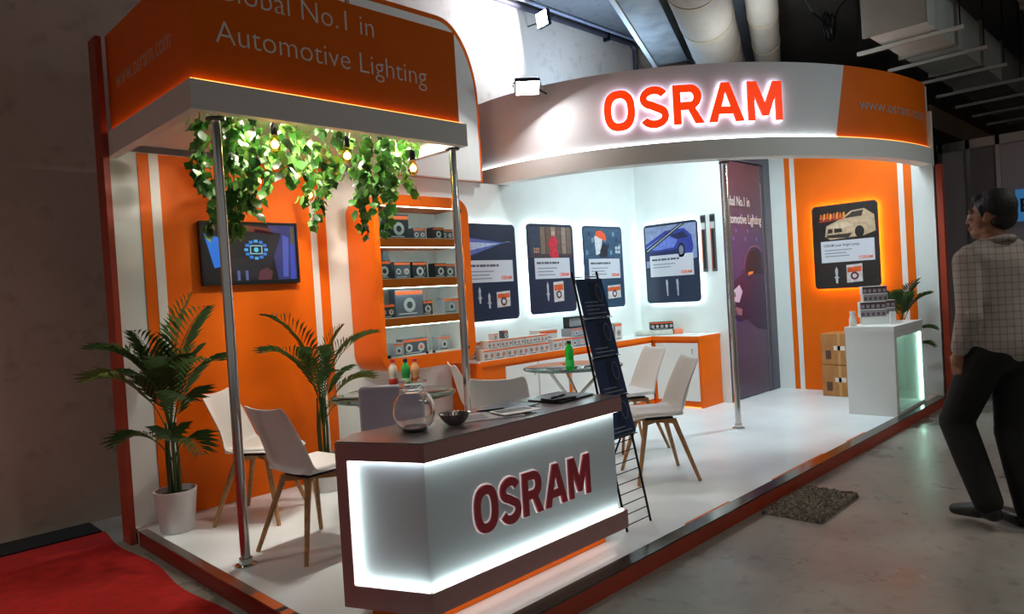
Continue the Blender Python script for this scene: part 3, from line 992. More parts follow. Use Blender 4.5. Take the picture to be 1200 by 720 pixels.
WZ = .781
random.seed(3)
def pile(names, group):
    for (label, x, y, w_, d, h_, kd, z, ln, rz) in names:
        product('product_box', label, (x, y, WZ+z), w_, d, h_, kd, group, rz, lens=ln)
GB = 'packaged lamps on the white worktop'
rows = []
for k in range(6):
    rows.append(('low whitish lamp carton in the front row beside the orange case', 4.27+.145*k, 4.64, .14, .10, .095, 3, 0, 2, R((k*5) % 4-2)))
for k in range(5):
    rows.append(('whitish lamp carton stacked on the front row beside the orange case', 4.34+.16*k, 4.645, .15, .10, .075, 3, .097, 3, R((k*3) % 5-2)))
for k in range(3):
    rows.append(('small whitish carton in the back row under the light beam poster', 4.30+.2*k, 4.83, .12, .10, .16, 3, 0, 1, 0))
rows.append(('small dark printed carton on top of the whitish carton stack', 4.53, 4.66, .06, .06, .07, 1, .174, 1, 0))
rows.append(('small pale carton on top of the whitish carton stack', 4.40, 4.66, .07, .06, .055, 3, .174, 1, 0))
for k in range(2):
    rows.append(('low whitish carton with orange band beside the long silver boxes', 5.20+.155*k, 4.66, .14, .12, .11, 3, 0, 2, 0))
rows.append(('flat orange banded carton lying beside the long silver boxes', 5.22, 4.80, .26, .14, .20, 3, 0, 1, 0))
rows.append(('long silver lamp carton with round prints, lowest of its stack', 5.80, 4.70, .72, .13, .10, 2, 0, 6, 0))
rows.append(('long silver and orange lamp carton in the middle of its stack', 5.80, 4.70, .70, .13, .085, 2, .102, 4, 0))
rows.append(('small white carton at the end of the long silver boxes', 6.28, 4.72, .12, .12, .19, 3, 0, 1, 0))
pile(rows, GB)
t = thing('light_bar', 'long grey light bar in a black frame on top of the silver cartons', 'light bar', (5.76, 4.72, WZ+.189))
ring_prism(MB(), rrect(-.29, .29, 0, .115, .008, 2), rrect(-.275, .275, .014, .101, .006, 2), -.04, .03).build('frame', M_black, t)
MB().box(-.275, .275, -.02, .025, .014, .101).build('insert', mat('bar_grey', '8E979C', .35), t)
# stack on the corner of the worktop
t = product('lamp_carton', 'dark lamp carton with orange stripes on the worktop corner', (7.02, 4.60, WZ+.062), .26, .12, .085, 0, lens=5, rz=R(-48))
t = thing('flat_bag', 'clear plastic bag of flat packs on the worktop corner', 'bag', (6.98, 4.62, WZ), R(-48))
mb = MB().box(-.26, .16, -.09, .11, 0, .058, .02, 2)
mb.build('plastic', mat('plastic_bag', 'C9CEC4', .3, noise='B4B8AE', nscale=18), t, smooth=True)
MB().box(.17, .28, -.06, .05, 0, .055, .012, 2).build('orange_pack', mat('orange_soft_pack', 'E0805A', .5), t, smooth=True)
t = thing('leaflet', 'white leaflet lying flat on the storeroom worktop', 'leaflet', (7.03, 4.18, WZ), R(8))
MB().box(-.10, .10, -.13, .13, 0, .004).build('sheet', mat('paper_white', 'E6E6E2', .6), t)
MB().box(-.08, .08, -.02, .0, .004, .0046).build('print', mat('print_grey', '9A9A98', .6), t)

# ================================================================== CHAIRS
def chair_proto():
    prof = [(.235, .418, .19, .0), (.215, .436, .205, .004), (.12, .445, .225, .016), (.0, .437, .232, .024), (-.10, .432, .23, .035), (-.165, .448, .222, .055), (-.205, .50, .208, .075),
            (-.228, .58, .198, .07), (-.250, .67, .198, .05), (-.270, .75, .196, .03), (-.284, .80, .190, .012), (-.292, .822, .168, .002)]
    n = 10
    mb = MB()
    bm = mb.bm
    rows = []
    for i, (y, z, hw, curl) in enumerate(prof):
        q0, q1 = prof[max(i-1, 0)], prof[min(i+1, len(prof)-1)]
        ty, tz = q1[0]-q0[0], q1[1]-q0[1]
        l = math.hypot(ty, tz)
        ny, nz = tz/l, -ty/l
        row = []
        for k in range(n+1):
            u = 2*k/n-1
            c = curl*(abs(u)**2.4)
            ear = .016*(abs(u)**3) if i >= len(prof)-2 else 0
            row.append(bm.verts.new((u*hw, y+ny*c, z+nz*c+ear)))
        rows.append(row)
    for A, B in zip(rows[:-1], rows[1:]):
        for k in range(n):
            bm.faces.new((A[k], A[k+1], B[k+1], B[k]))
    t = thing('shell_chair', 'chair', 'chair')
    o = mb.build('shell', M_shell, t, smooth=False)
    for p in o.data.polygons:
        p.use_smooth = True
    md = o.modifiers.new('s', 'SOLIDIFY'); md.thickness = .011; md.offset = 1
    md = o.modifiers.new('ss', 'SUBSURF'); md.levels = 1; md.render_levels = 1
    apply_mods(o)
    mb = MB().box(-.19, .19, -.15, .195, .452, .485, .016, 3)
    mb.build('seat_pad', M_pad, t, smooth=True)
    for sx in (-1, 1):
        for sy in (-1, 1):
            MB().rod((.11*sx, .10*sy, .415), (.225*sx, .215*sy-.01, 0), .019, .012, 10).build('leg', M_wood, t, smooth=True)
    mb = MB()
    for a in (R(45), R(-45)):
        mb.box(-.155, .155, -.016, .016, .385, .42, M=Matrix.Rotation(a, 4, 'Z'))
    mb.build('cross_brace', M_wood, t)
    MB().box(-.10, .10, -.10, .10, .418, .43).build('mount_plate', M_dark, t)
    return t
proto = chair_proto()
def facing(dx, dy):
    return math.atan2(-dx, dy)
CH = [((1.985, 3.67), (1, .12), 'white shell chair with beech legs beside the steel pole at the platform edge'),
      ((2.08, 4.50), (.62, -.78), 'white shell chair with beech legs against the orange wall under the television'),
      ((3.30, 3.42), (.80, .60), 'white shell chair seen from behind, between the counter and the canopy pole'),
      ((3.86, 4.20), (.85, -.5), 'white shell chair in front of the cabinets by the orange display case'),
      ((4.25, 2.88), (-.76, .62), 'white shell chair with beech legs standing right beside the brochure rack'),
      ((4.92, 3.58), (-.85, .42), 'white shell chair on the storeroom side of the glass table')]
for i, (p, d, lab) in enumerate(CH):
    c = proto if i == 0 else copy_tree(proto)
    c.location = (p[0], p[1], 0)
    c.rotation_euler = (0, 0, facing(*d))
    tag(c, lab, 'chair', 'white shell chairs around the tables')
# grey square-backed chair behind the counter
t = thing('upholstered_chair', 'lilac grey square-backed chair behind the counter', 'chair', (2.37, 3.31, 0), facing(.68, .73))
MB().box(-.19, .17, -.25, -.19, .44, .91, .022, 3).build('backrest', M_grey, t, smooth=True)
MB().box(-.21, .21, -.19, .19, .40, .47, .02, 3).build('seat', M_grey, t, smooth=True)
for sx in (-1, 1):
    for sy in (-1, 1):
        MB().rod((.18*sx, .17*sy-.02, .41), (.19*sx, .19*sy-.02, 0), .016, .012, 10).build('leg', M_dark, t, smooth=True)

# ================================================================== GLASS TABLES
def table_proto(r):
    t = thing('glass_table', 'table', 'table')
    MB().lathe([(0, .735), (r-.004, .735), (r, .738), (r, .743), (r-.004, .746), (0, .746)], 48).build('glass_top', M_thin, t, smooth=True)
    mb = MB().lathe([(r, .7355), (r+.0015, .7405), (r, .7455), (r-.003, .7405)], 48, closed=True)
    mb.build('glass_edge', mat('glass_edge', '5E7A74', .15, spec=.8), t, smooth=True)
    for k in range(3):
        a = 2*PI*k/3+.5
        MB().rod((.27*math.cos(a), .27*math.sin(a), .735), (-.12*math.cos(a+.5), -.12*math.sin(a+.5), .36), .014, n=12).build('leg', M_chrome, t, smooth=True)
        MB().rod((-.12*math.cos(a+.5), -.12*math.sin(a+.5), .36), (.27*math.cos(a+1.0), .27*math.sin(a+1.0), 0), .014, n=12).build('leg', M_chrome, t, smooth=True)
        MB().lathe([(0, 0), (.028, 0), (.028, .008), (0, .008)], 14, (.27*math.cos(a), .27*math.sin(a), .727)).build('glass_pad', M_chrome, t)
    return t
ta = table_proto(.40)
ta.location = (2.72, 3.86, 0)
tag(ta, 'round glass table with crossed chrome legs beside the lilac grey chair', 'table', 'glass tables')
tb_ = copy_tree(ta)
tb_.location = (4.37, 3.72, 0)
tb_.rotation_euler = (0, 0, .5)
tag(tb_, 'round glass table with crossed chrome legs carrying one green bottle', 'table', 'glass tables')

def bottle(loc, body, cap, label, h=.20, r=.031, wrap=None):
    t = thing('bottle', label, 'bottle', loc)
    MB().lathe([(0, 0), (r*.9, 0), (r, .008), (r, h*.30), (r*.9, h*.36), (r*.9, h*.42), (r, h*.48), (r, h*.66), (r*.85, h*.75), (r*.48, h*.84), (r*.44, h*.90), (0, h*.90)], 20).build('body', body, t, smooth=True)
    MB().lathe([(0, h*.895), (r*.52, h*.895), (r*.52, h), (0, h)], 16).build('cap', cap, t, smooth=True)
    if wrap:
        MB().lathe([(r*1.01, h*.14), (r*1.03, h*.16), (r*1.03, h*.33), (r*1.01, h*.35)], 20).build('wrap_label', wrap, t, smooth=True)
M_capr = mat('cap_red', 'C8281E', .4)
M_capb = mat('cap_blue', '16284A', .4)
bottle((2.90, 4.115, .747), mat('bottle_clear', 'CFC4B8', .15, spec=.6), M_capr, 'small clear bottle with red cap and red label on the glass table', wrap=mat('label_red', 'B02A22', .4))
bottle((2.94, 4.02, .747), mat('bottle_green', '2E9A4A', .15, spec=.6), M_capb, 'small green bottle with dark cap between two red-capped bottles', h=.205, wrap=mat('label_pale_green', 'B8D8B4', .4))
bottle((3.005, 4.00, .747), mat('bottle_amber', 'D8A070', .15, spec=.6), M_capr, 'small amber drink bottle with red cap beside a green bottle', wrap=mat('label_rust', 'C0522A', .4))
bottle((4.14, 3.55, .747), mat('bottle_bright_green', '12C83C', .18, spec=.6), mat('cap_dark_green', '0C4030', .4), 'bright green bottle alone on the glass table', h=.225, r=.034, wrap=mat('label_lime', '3CE06A', .4))

# ================================================================== RECEPTION COUNTER
def inset(poly, d):
    n = len(poly)
    out = []
    for i in range(n):
        p0, p1, p2 = Vector(poly[i-1]), Vector(poly[i]), Vector(poly[(i+1) % n])
        e1 = (p1-p0).normalized(); e2 = (p2-p1).normalized()
        n1 = Vector((-e1.y, e1.x)); n2 = Vector((-e2.y, e2.x))
        k = d/(1+n1.dot(n2))
        out.append(tuple(p1+(n1+n2)*k))
    return out
ct = thing('reception_counter', 'reception counter with russet bands and glowing white front lettered OSRAM', 'counter')
CP = [(1.73, 2.28), (3.06, 2.28), (3.06, 2.72), (1.70, 2.76), (1.56, 2.67)]
CI = inset(CP, .035)
CJ = inset(CP, .09)
M_ctop = mat('counter_top_laminate', '7D7474', .22, noise='857B79', nscale=4)
MB().prism(CP, .70, .774, axis='z').build('top_band', M_maroon, ct)
MB().prism(inset(CP, .004), .774, .78, axis='z').build('counter_top', M_ctop, ct)
MB().prism(CI, .17, .70, axis='z').build('white_panel', mat('counter_panel', 'CAD6DC', .45), ct)
MB().prism(CP, .075, .17, axis='z').build('bottom_band', M_maroon, ct)
MB().prism(CJ, .002, .075, axis='z').build('plinth', M_orange, ct)
def strip(a, b, off, z0, z1, wdt, name, m):
    a, b = Vector(a), Vector(b)
    d = (b-a).normalized(); nn = Vector((-d.y, d.x))
    p, q = a+d*.02+nn*off, b-d*.02+nn*off
    MB().prism([tuple(p), tuple(q), tuple(q+nn*wdt), tuple(p+nn*wdt)], z0, z1, axis='z').build(name, m, ct)
A, B, C_, D_, E_ = CP
strip(A, B, .012, .170, .176, .015, 'led_strip', M_ledc)
strip(E_, A, .012, .170, .176, .015, 'led_strip', M_ledc)
strip(A, B, .016, .695, .70, .010, 'led_strip', M_ledc)
strip(E_, A, .016, .695, .70, .010, 'led_strip', M_ledw)
# left post and its light
d = (Vector(E_)-Vector(A)).normalized()
nn = Vector((d.y, -d.x))
a0 = Vector(E_)
MB().prism([tuple(a0), tuple(a0-d*.055), tuple(a0-d*.055+nn*.05), tuple(a0+nn*.05)], .17, .70, axis='z').build('post', M_maroon, ct)
q0 = a0-d*.056+nn*.012
MB().prism([tuple(q0), tuple(q0-d*.006), tuple(q0-d*.006+nn*.014), tuple(q0+nn*.014)], .18, .695, axis='z').build('led_strip', M_ledc, ct)
MB().box(1.76, 3.0, 2.325, 2.34, .066, .073).build('under_glow', M_ledu, ct)
hC = .20
s = 2.0
tot = sum(LW)*hC
kx = (.79-4*.018)/tot
for c, lw in zip('OSRAM', LW):
    o = link('letter', letter_mesh(c, hC, .012, M_letterc), ct, (s, 2.315-.004, .325))
    for q in o.data.vertices:
        q.co.x *= kx
    e = link('letter_glow', letter_mesh(c, hC, .006, M_letterw, .005), o, (0, .004, 0))  # pale glowing outline painted for the halo of the backlit letters
    for q in e.data.vertices:
        q.co.x *= kx
    s += lw*hC*kx+.018

CZ = .78
t = thing('glass_jar', 'round clear glass fishbowl jar on the counter', 'jar', (1.885, 2.535, CZ))
pr = [(0, .0), (.045, .0), (.062, .010), (.084, .040), (.094, .085), (.090, .125), (.074, .156), (.058, .172), (.060, .180), (.056, .187), (.060, .194), (.056, .201), (.060, .208), (.062, .216), (.064, .222),
      (.060, .222), (.055, .208), (.052, .190), (.054, .172), (.070, .153), (.086, .124), (.090, .085), (.080, .043), (.058, .015), (.04, .006), (0, .006)]
MB().lathe(pr, 40).build('glass_body', M_glass, t, smooth=True)
MB().lathe([(0, .008), (.045, .008), (.055, .018), (0, .020)], 24).build('wrapped_sweets', mat('sweets_grey', '8A8684', .4), t)
t = thing('ruffled_bowl', 'small ribbed metal bowl on the counter beside the glass jar', 'bowl', (2.06, 2.47, CZ))
mb = MB()
n = 48
rings = []
for r, z in ((.0, .004), (.03, .004), (.045, .016), (.058, .035), (.066, .052), (.070, .056), (.064, .052), (.054, .034), (.040, .018), (0, .012)):
    if r == 0:
        rings.append([mb.bm.verts.new((0, 0, z))])
    else:
        rings.append([mb.bm.verts.new(((r+(.004 if i % 2 else -.002)*(r/.07))*math.cos(2*PI*i/n), (r+(.004 if i % 2 else -.002)*(r/.07))*math.sin(2*PI*i/n), z)) for i in range(n)])
for A_, B_ in zip(rings[:-1], rings[1:]):
    for i in range(n):
        j = (i+1) % n
        if len(A_) == 1:
            mb.bm.faces.new((A_[0], B_[i], B_[j]))
        elif len(B_) == 1:
            mb.bm.faces.new((A_[i], B_[0], A_[j]))
        else:
            mb.bm.faces.new((A_[i], B_[i], B_[j], A_[j]))
mb.build('bowl_shell', mat('bowl_metal', '9E9A98', .25, .8), t)
M_paper = mat('paper_white', 'E6E6E2', .6)
def sheet(name, label, cat, loc, rz, w, h, th, m, prints=()):
    t = thing(name, label, cat, loc, rz)
    MB().box(-w/2, w/2, -h/2, h/2, 0, th).build('cover', m, t)
    for i, (a, b, c, d, mm) in enumerate(prints):
        MB().box(a, b, c, d, th, th+.0006).build('print', mm, t)
    return t
M_bpr = mat('brochure_print', '2A3038', .4)
sheet('brochure', 'open pale brochure on the counter beside the ribbed bowl', 'brochure', (2.30, 2.50, CZ), R(-28), .30, .21, .004, mat('brochure_pale', 'B4B2B6', .35), ((-.13, -.02, -.08, .06, mat('brochure_grey', '6E6E78', .4)),))
sheet('brochure', 'dark glossy brochure overlapping the pale brochure on the counter', 'brochure', (2.50, 2.57, CZ+.005), R(12), .28, .20, .004, mat('brochure_slate', '3A4048', .3), ((-.12, .10, -.08, -.02, mat('brochure_blue', '7C93A8', .4)),))
sheet('brochure', 'white brochure with a dark photo near the middle of the counter', 'brochure', (2.42, 2.44, CZ+.0098), R(-14), .21, .15, .003, M_paper, ((-.09, .09, -.02, .06, M_bpr),))
sheet('notebook', 'dark folder lying at the end of the counter by the brochure rack', 'folder', (2.86, 2.53, CZ), R(6), .30, .22, .010, mat('folder_dark', '23262C', .3), ((-.1, .1, -.06, .06, mat('brochure_grey', '6E6E78', .4)),))
t = sheet('notebook', 'small black notebook lying on the dark folder with a pen on it', 'notebook', (2.78, 2.475, CZ+.0106), R(-8), .16, .10, .012, M_black)
t = thing('pen', 'black pen resting on the small black notebook', 'pen', (2.78, 2.475, CZ+.0271), R(10))
MB().rod((-.07, 0, 0), (.06, 0, 0), .0045, n=8).build('barrel', M_dark, t, smooth=True)
MB().rod((.06, 0, 0), (.075, 0, 0), .0045, .001, 8).build('tip', M_chrome, t, smooth=True)
MB().box(-.07, -.03, -.001, .001, .004, .007).build('clip', M_chrome, t)
t = thing('pen', 'black pen lying across the pale brochures on the counter', 'pen', (2.38, 2.56, CZ+.0138), R(-20))
MB().rod((-.07, 0, 0), (.06, 0, 0), .0045, n=8).build('barrel', M_dark, t, smooth=True)
MB().rod((.06, 0, 0), (.075, 0, 0), .0045, .001, 8).build('tip', M_chrome, t, smooth=True)

# ================================================================== BROCHURE RACK
rk = thing('brochure_rack', 'leaning black wire brochure rack standing at the end of the counter', 'rack', (3.28, 2.37, 0))
LEAN = .29/1.46
def rp(x, z, off=0):
    return (x, z*LEAN-off, z)
for sx in (-1, 1):
    MB().rod(rp(.115*sx, 0), rp(.115*sx, 1.46), .007, n=8).build('side_rail', M_dark, rk, smooth=True)
    MB().rod(rp(.10*sx, .58), (.10*sx, .40, 0), .006, n=8).build('rear_leg', M_dark, rk, smooth=True)
for k in range(9):
    z = .03+.055*k
    MB().rod(rp(-.115, z), rp(.115, z), .003, n=6).build('wire', M_dark, rk)
for z in (1.43, 1.19, .965, .735, .51):
    MB().rod(rp(-.115, z), rp(.115, z), .004, n=6).build('wire', M_alu, rk)
    mb = MB()
    mb.box(-.115, .115, -.045, 0, -.004, 0, M=Matrix.Translation(rp(0, z-.0, .0)))
    if z < 1.4:
        mb.build('shelf_lip', M_dark, rk)
M_bro = mat('brochure_navy', '33466A', .3, noise='2A3A5A', nscale=6)
TIER = ((1.19, .225, 'topmost tier'), (.965, .215, 'second tier'), (.735, .220, 'third tier'), (.51, .215, 'lowest tier'))
for k, (z, h_, nm) in enumerate(TIER):
    b = thing('display_brochure', 'dark navy brochure with line drawing on the %s of the leaning rack' % nm, 'brochure', (3.28, 2.37+z*LEAN-.022, z+.003), 0, 'brochures on the leaning rack')
    sl = (h_*LEAN+.010)/h_
    Mx = Matrix(((1, 0, 0, 0), (0, 1, sl, 0), (0, 0, 1, 0), (0, 0, 0, 1)))
    MB().box(-.118, .118, -.010, 0, 0, h_, M=Mx).build('cover', M_bro, b)
    mb = MB()
    mb.box(-.02, .045, -.0112, -.010, .01, h_-.02, M=Mx)
    mb.build('photo_print', mat('brochure_photo', ('24324C', '565A64', '4E545E', '303A4C')[k], .3), b)
    ring = [(.06+.028*math.cos(2*PI*i/16), h_*.62+.05*math.sin(2*PI*i/16)) for i in range(16)]
    MB().tube([Mx @ Vector((x, -.0112, zz)) for x, zz in ring], .0016, 5, True).build('line_print', mat('line_pale', '9AA4B0', .4), b)
    mb = MB()
    for q in range(2 if k else 4):
        mb.box(-.09, .09 if q % 2 == 0 else .03, -.0116, -.010, .02+.022*q, .025+.022*q, M=Mx)
    mb.build('text_print', mat('line_pale', '9AA4B0', .4), b)

# ================================================================== DISPLAY KIOSK
kk = thing('display_kiosk', 'white display kiosk with mint-lit niche at the platform corner', 'kiosk', (7.10, 2.15, 0), R(1.2))
M_kw = mat('kiosk_white', 'D8D8D4', .45)
W, D, H = .95, .43, .84
MB().box(-.0, .07, 0, D, 0, H-.05).build('side_panel', M_kw, kk)
MB().box(W-.03, W, 0, D, 0, H-.05).build('side_panel', M_kw, kk)
MB().box(.07, W-.03, D-.025, D, 0, H-.05).build('back_panel', M_kw, kk)
MB().box(.07, W-.03, 0, D-.025, 0, .03).build('bottom_panel', M_kw, kk)
MB().box(-.004, W+.004, -.004, D+.004, H-.05, H).build('top', M_kw, kk)
MB().box(.07, W-.03, .006, .03, H-.11, H-.05).build('front_rail', M_kw, kk)
MB().box(W-.046, W-.032, .02, .034, .04, H-.12).build('led_strip', M_ledm, kk)
MB().box(.08, W-.04, D-.045, D-.03, H-.07, H-.06).build('led_strip', M_ledm, kk)
MB().box(.072, W-.032, .008, .012, .03, H-.11).build('glass_front', M_thin, kk)
# carton pile on the kiosk
KZ = .841
M_kb = mat('small_carton_maroon', '4A3036', .4)
M_kg = mat('small_carton_grey', '8A8488', .45)
def kbox(label, x, y, z, w, d, h, rz=-60, ends=M_kw, front=None, cells=5):
    t = thing('lamp_carton', label, 'box', (x, y, z), R(rz), 'lamp cartons piled on the white kiosk')
    MB().box(-w/2, w/2, -d/2, d/2, 0, h).build('carton', ends, t)
    if front:
        MB().box(-w/2+.002, w/2-.001, -d/2-.001, -d/2, .004, h-.004).build('printed_face', front, t)
        for k in range(cells):
            u = -w/2+w*(k+.5)/cells
            MB().box(u-w/cells*.32, u+w/cells*.32, -d/2-.002, -d/2-.001, h*.2, h*.62).build('lamp_print', M_kg if front is M_kb else mat('small_print', '5C4A50', .5), t)
bx, by = 7.50, 2.42
dvx, dvy = math.cos(R(-60)), math.sin(R(-60))
def off(s_, b_=0):
    return bx+dvx*s_-dvy*b_*0+.87*b_, by+dvy*s_+.5*b_
for k, (lab, s_, b_, z, w_, d_, h_, e, f) in enumerate([
        ('plain white carton at the bottom of the kiosk pile', -.02, .0, 0, .24, .12, .07, M_kw, None),
        ('grey lamp carton with small pictures, second in the kiosk pile', -.04, 0, .071, .23, .12, .075, M_kw, M_kg),
        ('maroon lamp carton in the middle of the kiosk pile', -.04, 0, .147, .23, .12, .075, M_kw, M_kb),
        ('grey lamp carton near the top of the kiosk pile', -.01, .02, .223, .22, .12, .075, M_kw, M_kg),
        ('maroon lamp carton topmost of the kiosk pile', -.015, .02, .299, .22, .12, .075, M_kw, M_kb)]):
    x, y = off(s_, b_)
    kbox(lab, x, y, KZ+z, w_, d_, h_, -60, e, f)
for k, (lab, s_, b_, z, w_, d_, h_, e, f) in enumerate([
        ('white carton under the shorter stack behind the kiosk pile', .15, .24, 0, .12, .12, .075, M_kw, None),
        ('grey lamp carton in the shorter stack behind the kiosk pile', .15, .24, .076, .12, .12, .07, M_kw, M_kg),
        ('maroon lamp carton topmost of the shorter kiosk stack', .15, .24, .147, .13, .12, .075, M_kw, M_kb)]):
    x, y = off(s_, b_)
    kbox(lab, x, y, KZ+z, w_, d_, h_, -60, e, f, 3)
x, y = off(.12, -.10)
kbox('small upright white carton in front of the kiosk pile', x, y, KZ, .05, .05, .12, -60)
t = thing('clear_cup', 'clear plastic bottle standing on the white kiosk beside the cartons', 'bottle', (7.17, 2.53, KZ))
MB().lathe([(0, 0), (.034, 0), (.036, .01), (.034, .07), (.024, .10), (.022, .125), (0, .125)], 18).build('body', mat('cup_frost', 'D8D4CC', .3), t, smooth=True)
MB().lathe([(0, .125), (.025, .125), (.025, .145), (0, .145)], 16).build('cap', M_kw, t, smooth=True)

# shipping cartons behind the kiosk
for i, (z, lab) in enumerate(((0, 'brown shipping carton on the floor against the orange wall'), (.352, 'brown shipping carton stacked on another against the orange wall'))):
    t = thing('shipping_carton', lab, 'box', (8.05+.005*i, 2.82, z), 0, 'shipping cartons by the orange wall')
    MB().box(0, .37, 0, .38, 0, .345, .004, 1).build('carton', M_cardboard, t)
    MB().box(-.001, 0, .12, .24, .16, .21).build('tape', M_tape, t)
    MB().box(-.0015, 0, .27, .33, .06, .16).build('shipping_label', mat('label_dark', '5A3A28', .5), t)
    MB().box(-.001, .0, .17, .20, 0, .345).build('tape', mat('tape_brown', 'C09058', .4), t)

# ================================================================== PALMS
def frond_mesh(name, length, elev, droop, nl, leaf, m, tw=0.0, w=.0095):
    mb = MB()
    bm = mb.bm
    pts = []
    p = Vector((0, 0, 0))
    e = elev
    N = 14
    for i in range(N+1):
        pts.append(p.copy())
        p = p+Vector((math.cos(e), 0, math.sin(e)))*(length/N)
        e -= droop/N*(i/N*1.6+.2)
    mb.tube(pts, [.0055*(1-.75*i/N) for i in range(N+1)], 5)
    for k in range(nl):
        f = .36+.64*k/(nl-1)
        i = min(int(f*N), N-1)
        q = pts[i].lerp(pts[i+1], f*N-i)
        d = (pts[i+1]-pts[i]).normalized()
        upv = Vector((-d.z, 0, d.x))
        L = leaf*(math.sin(PI*min(1, .18+.80*(f-.36)/.64))**.7)*random.uniform(.9, 1.08)
        for s_ in (-1, 1):
            side = Vector((0, s_, 0))
            dd = (d*.80+side*.75+upv*(.30+tw*s_)).normalized()
            nrm = dd.cross(d).normalized()
            wv = (nrm.cross(dd)).normalized()*w*.5
            mid = q+dd*L*.5
            tip = q+dd*L*.98+Vector((0, 0, -L*.22))
            a = bm.verts.new(q); b = bm.verts.new(mid+wv); c = bm.verts.new(tip); e2 = bm.verts.new(mid-wv)
            bm.faces.new((a, b, c)); bm.faces.new((a, c, e2))
    return mb.mesh(name, m, fix=False)
def palm(loc, label, fronds, pot_r=.125, pot_h=.26, m=M_palm):
    t = thing('potted_palm', label, 'plant', loc)
    MB().lathe([(0, 0), (pot_r*.76, 0), (pot_r*.80, .01), (pot_r, pot_h-.008), (pot_r*1.02, pot_h), (pot_r*.95, pot_h), (pot_r*.92, pot_h-.04), (0, pot_h-.04)], 32).build('pot', M_pot, t, smooth=True)
    MB().lathe([(0, pot_h-.025), (pot_r*.6, pot_h-.028), (pot_r*.93, pot_h-.036)], 20).build('soil', M_soil, t)
    for k in range(7):
        a = 2*PI*k/7
        MB().tube([(.03*math.cos(a), .03*math.sin(a), pot_h-.03), (.035*math.cos(a), .035*math.sin(a), pot_h+.2), (.03*math.cos(a+.5), .03*math.sin(a+.5), pot_h+.42)], [.010, .008, .005], 6).build('stem', mat('palm_stem', '3C4A20', .6), t)
    for (az, el_, L, dr, h0, leaf, pale) in fronds:
        me = frond_mesh('frond', L, R(el_), R(dr), 17, leaf*1.25, M_palm2 if pale else m)
        Mz = Matrix.Translation(Vector(loc)+Vector((0, 0, pot_h+h0))) @ Matrix.Rotation(R(az), 4, 'Z')
        for v in me.vertices:          # leaves stay on the room side of the walls
            p = Mz @ v.co
            if p.y > 4.96:
                p.y = 4.96-min(.3*(p.y-4.96), .2)
            if p.x > 8.42:
                p.x = 8.42-min(.3*(p.x-8.42), .2)
            v.co = p-Vector(loc)
        o = link('frond', me, t)
    return t
palm((1.60, 4.69, 0), 'tall potted palm in a white pot at the corner of the orange wall',
     [(-35, 88, .92, 30, .32, .24, 0), (-70, 84, .90, 62, .34, .22, 0), (182, 82, .80, 95, .34, .22, 0), (195, 72, .74, 100, .30, .22, 1), (-75, 74, .78, 95, .30, .21, 0), (-95, 66, .66, 105, .26, .2, 0),
      (205, 84, .74, 80, .32, .22, 0), (230, 76, .70, 90, .28, .21, 0), (-105, 78, .72, 80, .30, .2, 0), (-88, 52, .52, 125, .16, .16, 0), (195, 60, .46, 120, .18, .15, 0), (215, 86, .78, 55, .3, .2, 0), (250, 64, .5, 115, .16, .16, 0), (-60, 86, .66, 60, .3, .2, 0)])
palm((2.66, 4.70, 0), 'potted palm in a white pot between the television and the orange display case',
     [(186, 84, .86, 82, .36, .21, 0), (190, 72, .70, 95, .36, .2, 0), (-32, 76, .74, 85, .34, .2, 1), (-60, 82, .66, 70, .30, .2, 0), (-20, 86, .66, 45, .32, .2, 0), (235, 82, .62, 75, .30, .19, 0),
      (-90, 76, .56, 90, .24, .18, 0), (-50, 64, .54, 95, .26, .17, 1), (200, 80, .56, 70, .30, .18, 0), (-75, 60, .46, 105, .2, .16, 1)])
palm((8.24, 2.42, 0), 'potted palm tucked behind the mint-lit kiosk',
     [(205, 82, .50, 70, .46, .18, 0), (170, 84, .50, 60, .46, .18, 0), (-92, 80, .56, 80, .42, .19, 0), (-88, 86, .62, 50, .44, .19, 0), (-85, 60, .42, 105, .30, .13, 0), (250, 86, .56, 55, .46, .18, 0), (-90, 52, .36, 110, .2, .11, 0)], .12, .24)

# ================================================================== HANGING IVY
def leaf_mesh(name, m):
    mb = MB()
    bm = mb.bm
    P = [(0, 0, 0), (.30, .12, .03), (.52, .42, .0), (.36, .62, .04), (.18, .80, 0), (0, 1.05, -.10), (-.18, .80, 0), (-.36, .62, .04), (-.52, .42, 0), (-.30, .12, .03)]
    c = bm.verts.new((0, .45, .10))
    vs_ = [bm.verts.new(p) for p in P]
    for i in range(len(P)):
        bm.faces.new((c, vs_[i], vs_[(i+1) % len(P)]))
    me = mb.mesh(name, m, fix=False)
    for p in me.polygons:
        p.use_smooth = True
    return me
LM = [leaf_mesh('leaf', M_leaf), leaf_mesh('leaf', M_leaf2), leaf_mesh('leaf', M_leaf3)]
STR = [(1.59, 3.9, 2.06), (1.77, 4.3, 1.88), (1.70, 3.86, 1.94), (1.72, 3.8, 1.83), (1.93, 4.1, 1.99), (1.85, 4.0, 1.81), (2.08, 4.2, 2.09), (1.83, 3.78, 1.89), (2.02, 3.8, 2.12), (2.35, 4.3, 2.23), (2.22, 4.0, 2.05), (2.37, 4.1, 1.89), (2.25, 3.8, 1.96), (2.68, 4.4, 2.15), (2.39, 3.8, 2.14), (2.54, 3.9, 2.09), (2.78, 4.2, 2.07), (2.93, 4.3, 2.22), (2.74, 3.9, 2.0), (2.73, 3.78, 2.05), (2.75, 3.86, 1.80), (2.96, 4.0, 2.17), (2.91, 3.8, 2.09), (2.53, 3.74, 1.80), (2.26, 4.4, 2.27), (1.95, 4.5, 2.23)]
random.seed(11)
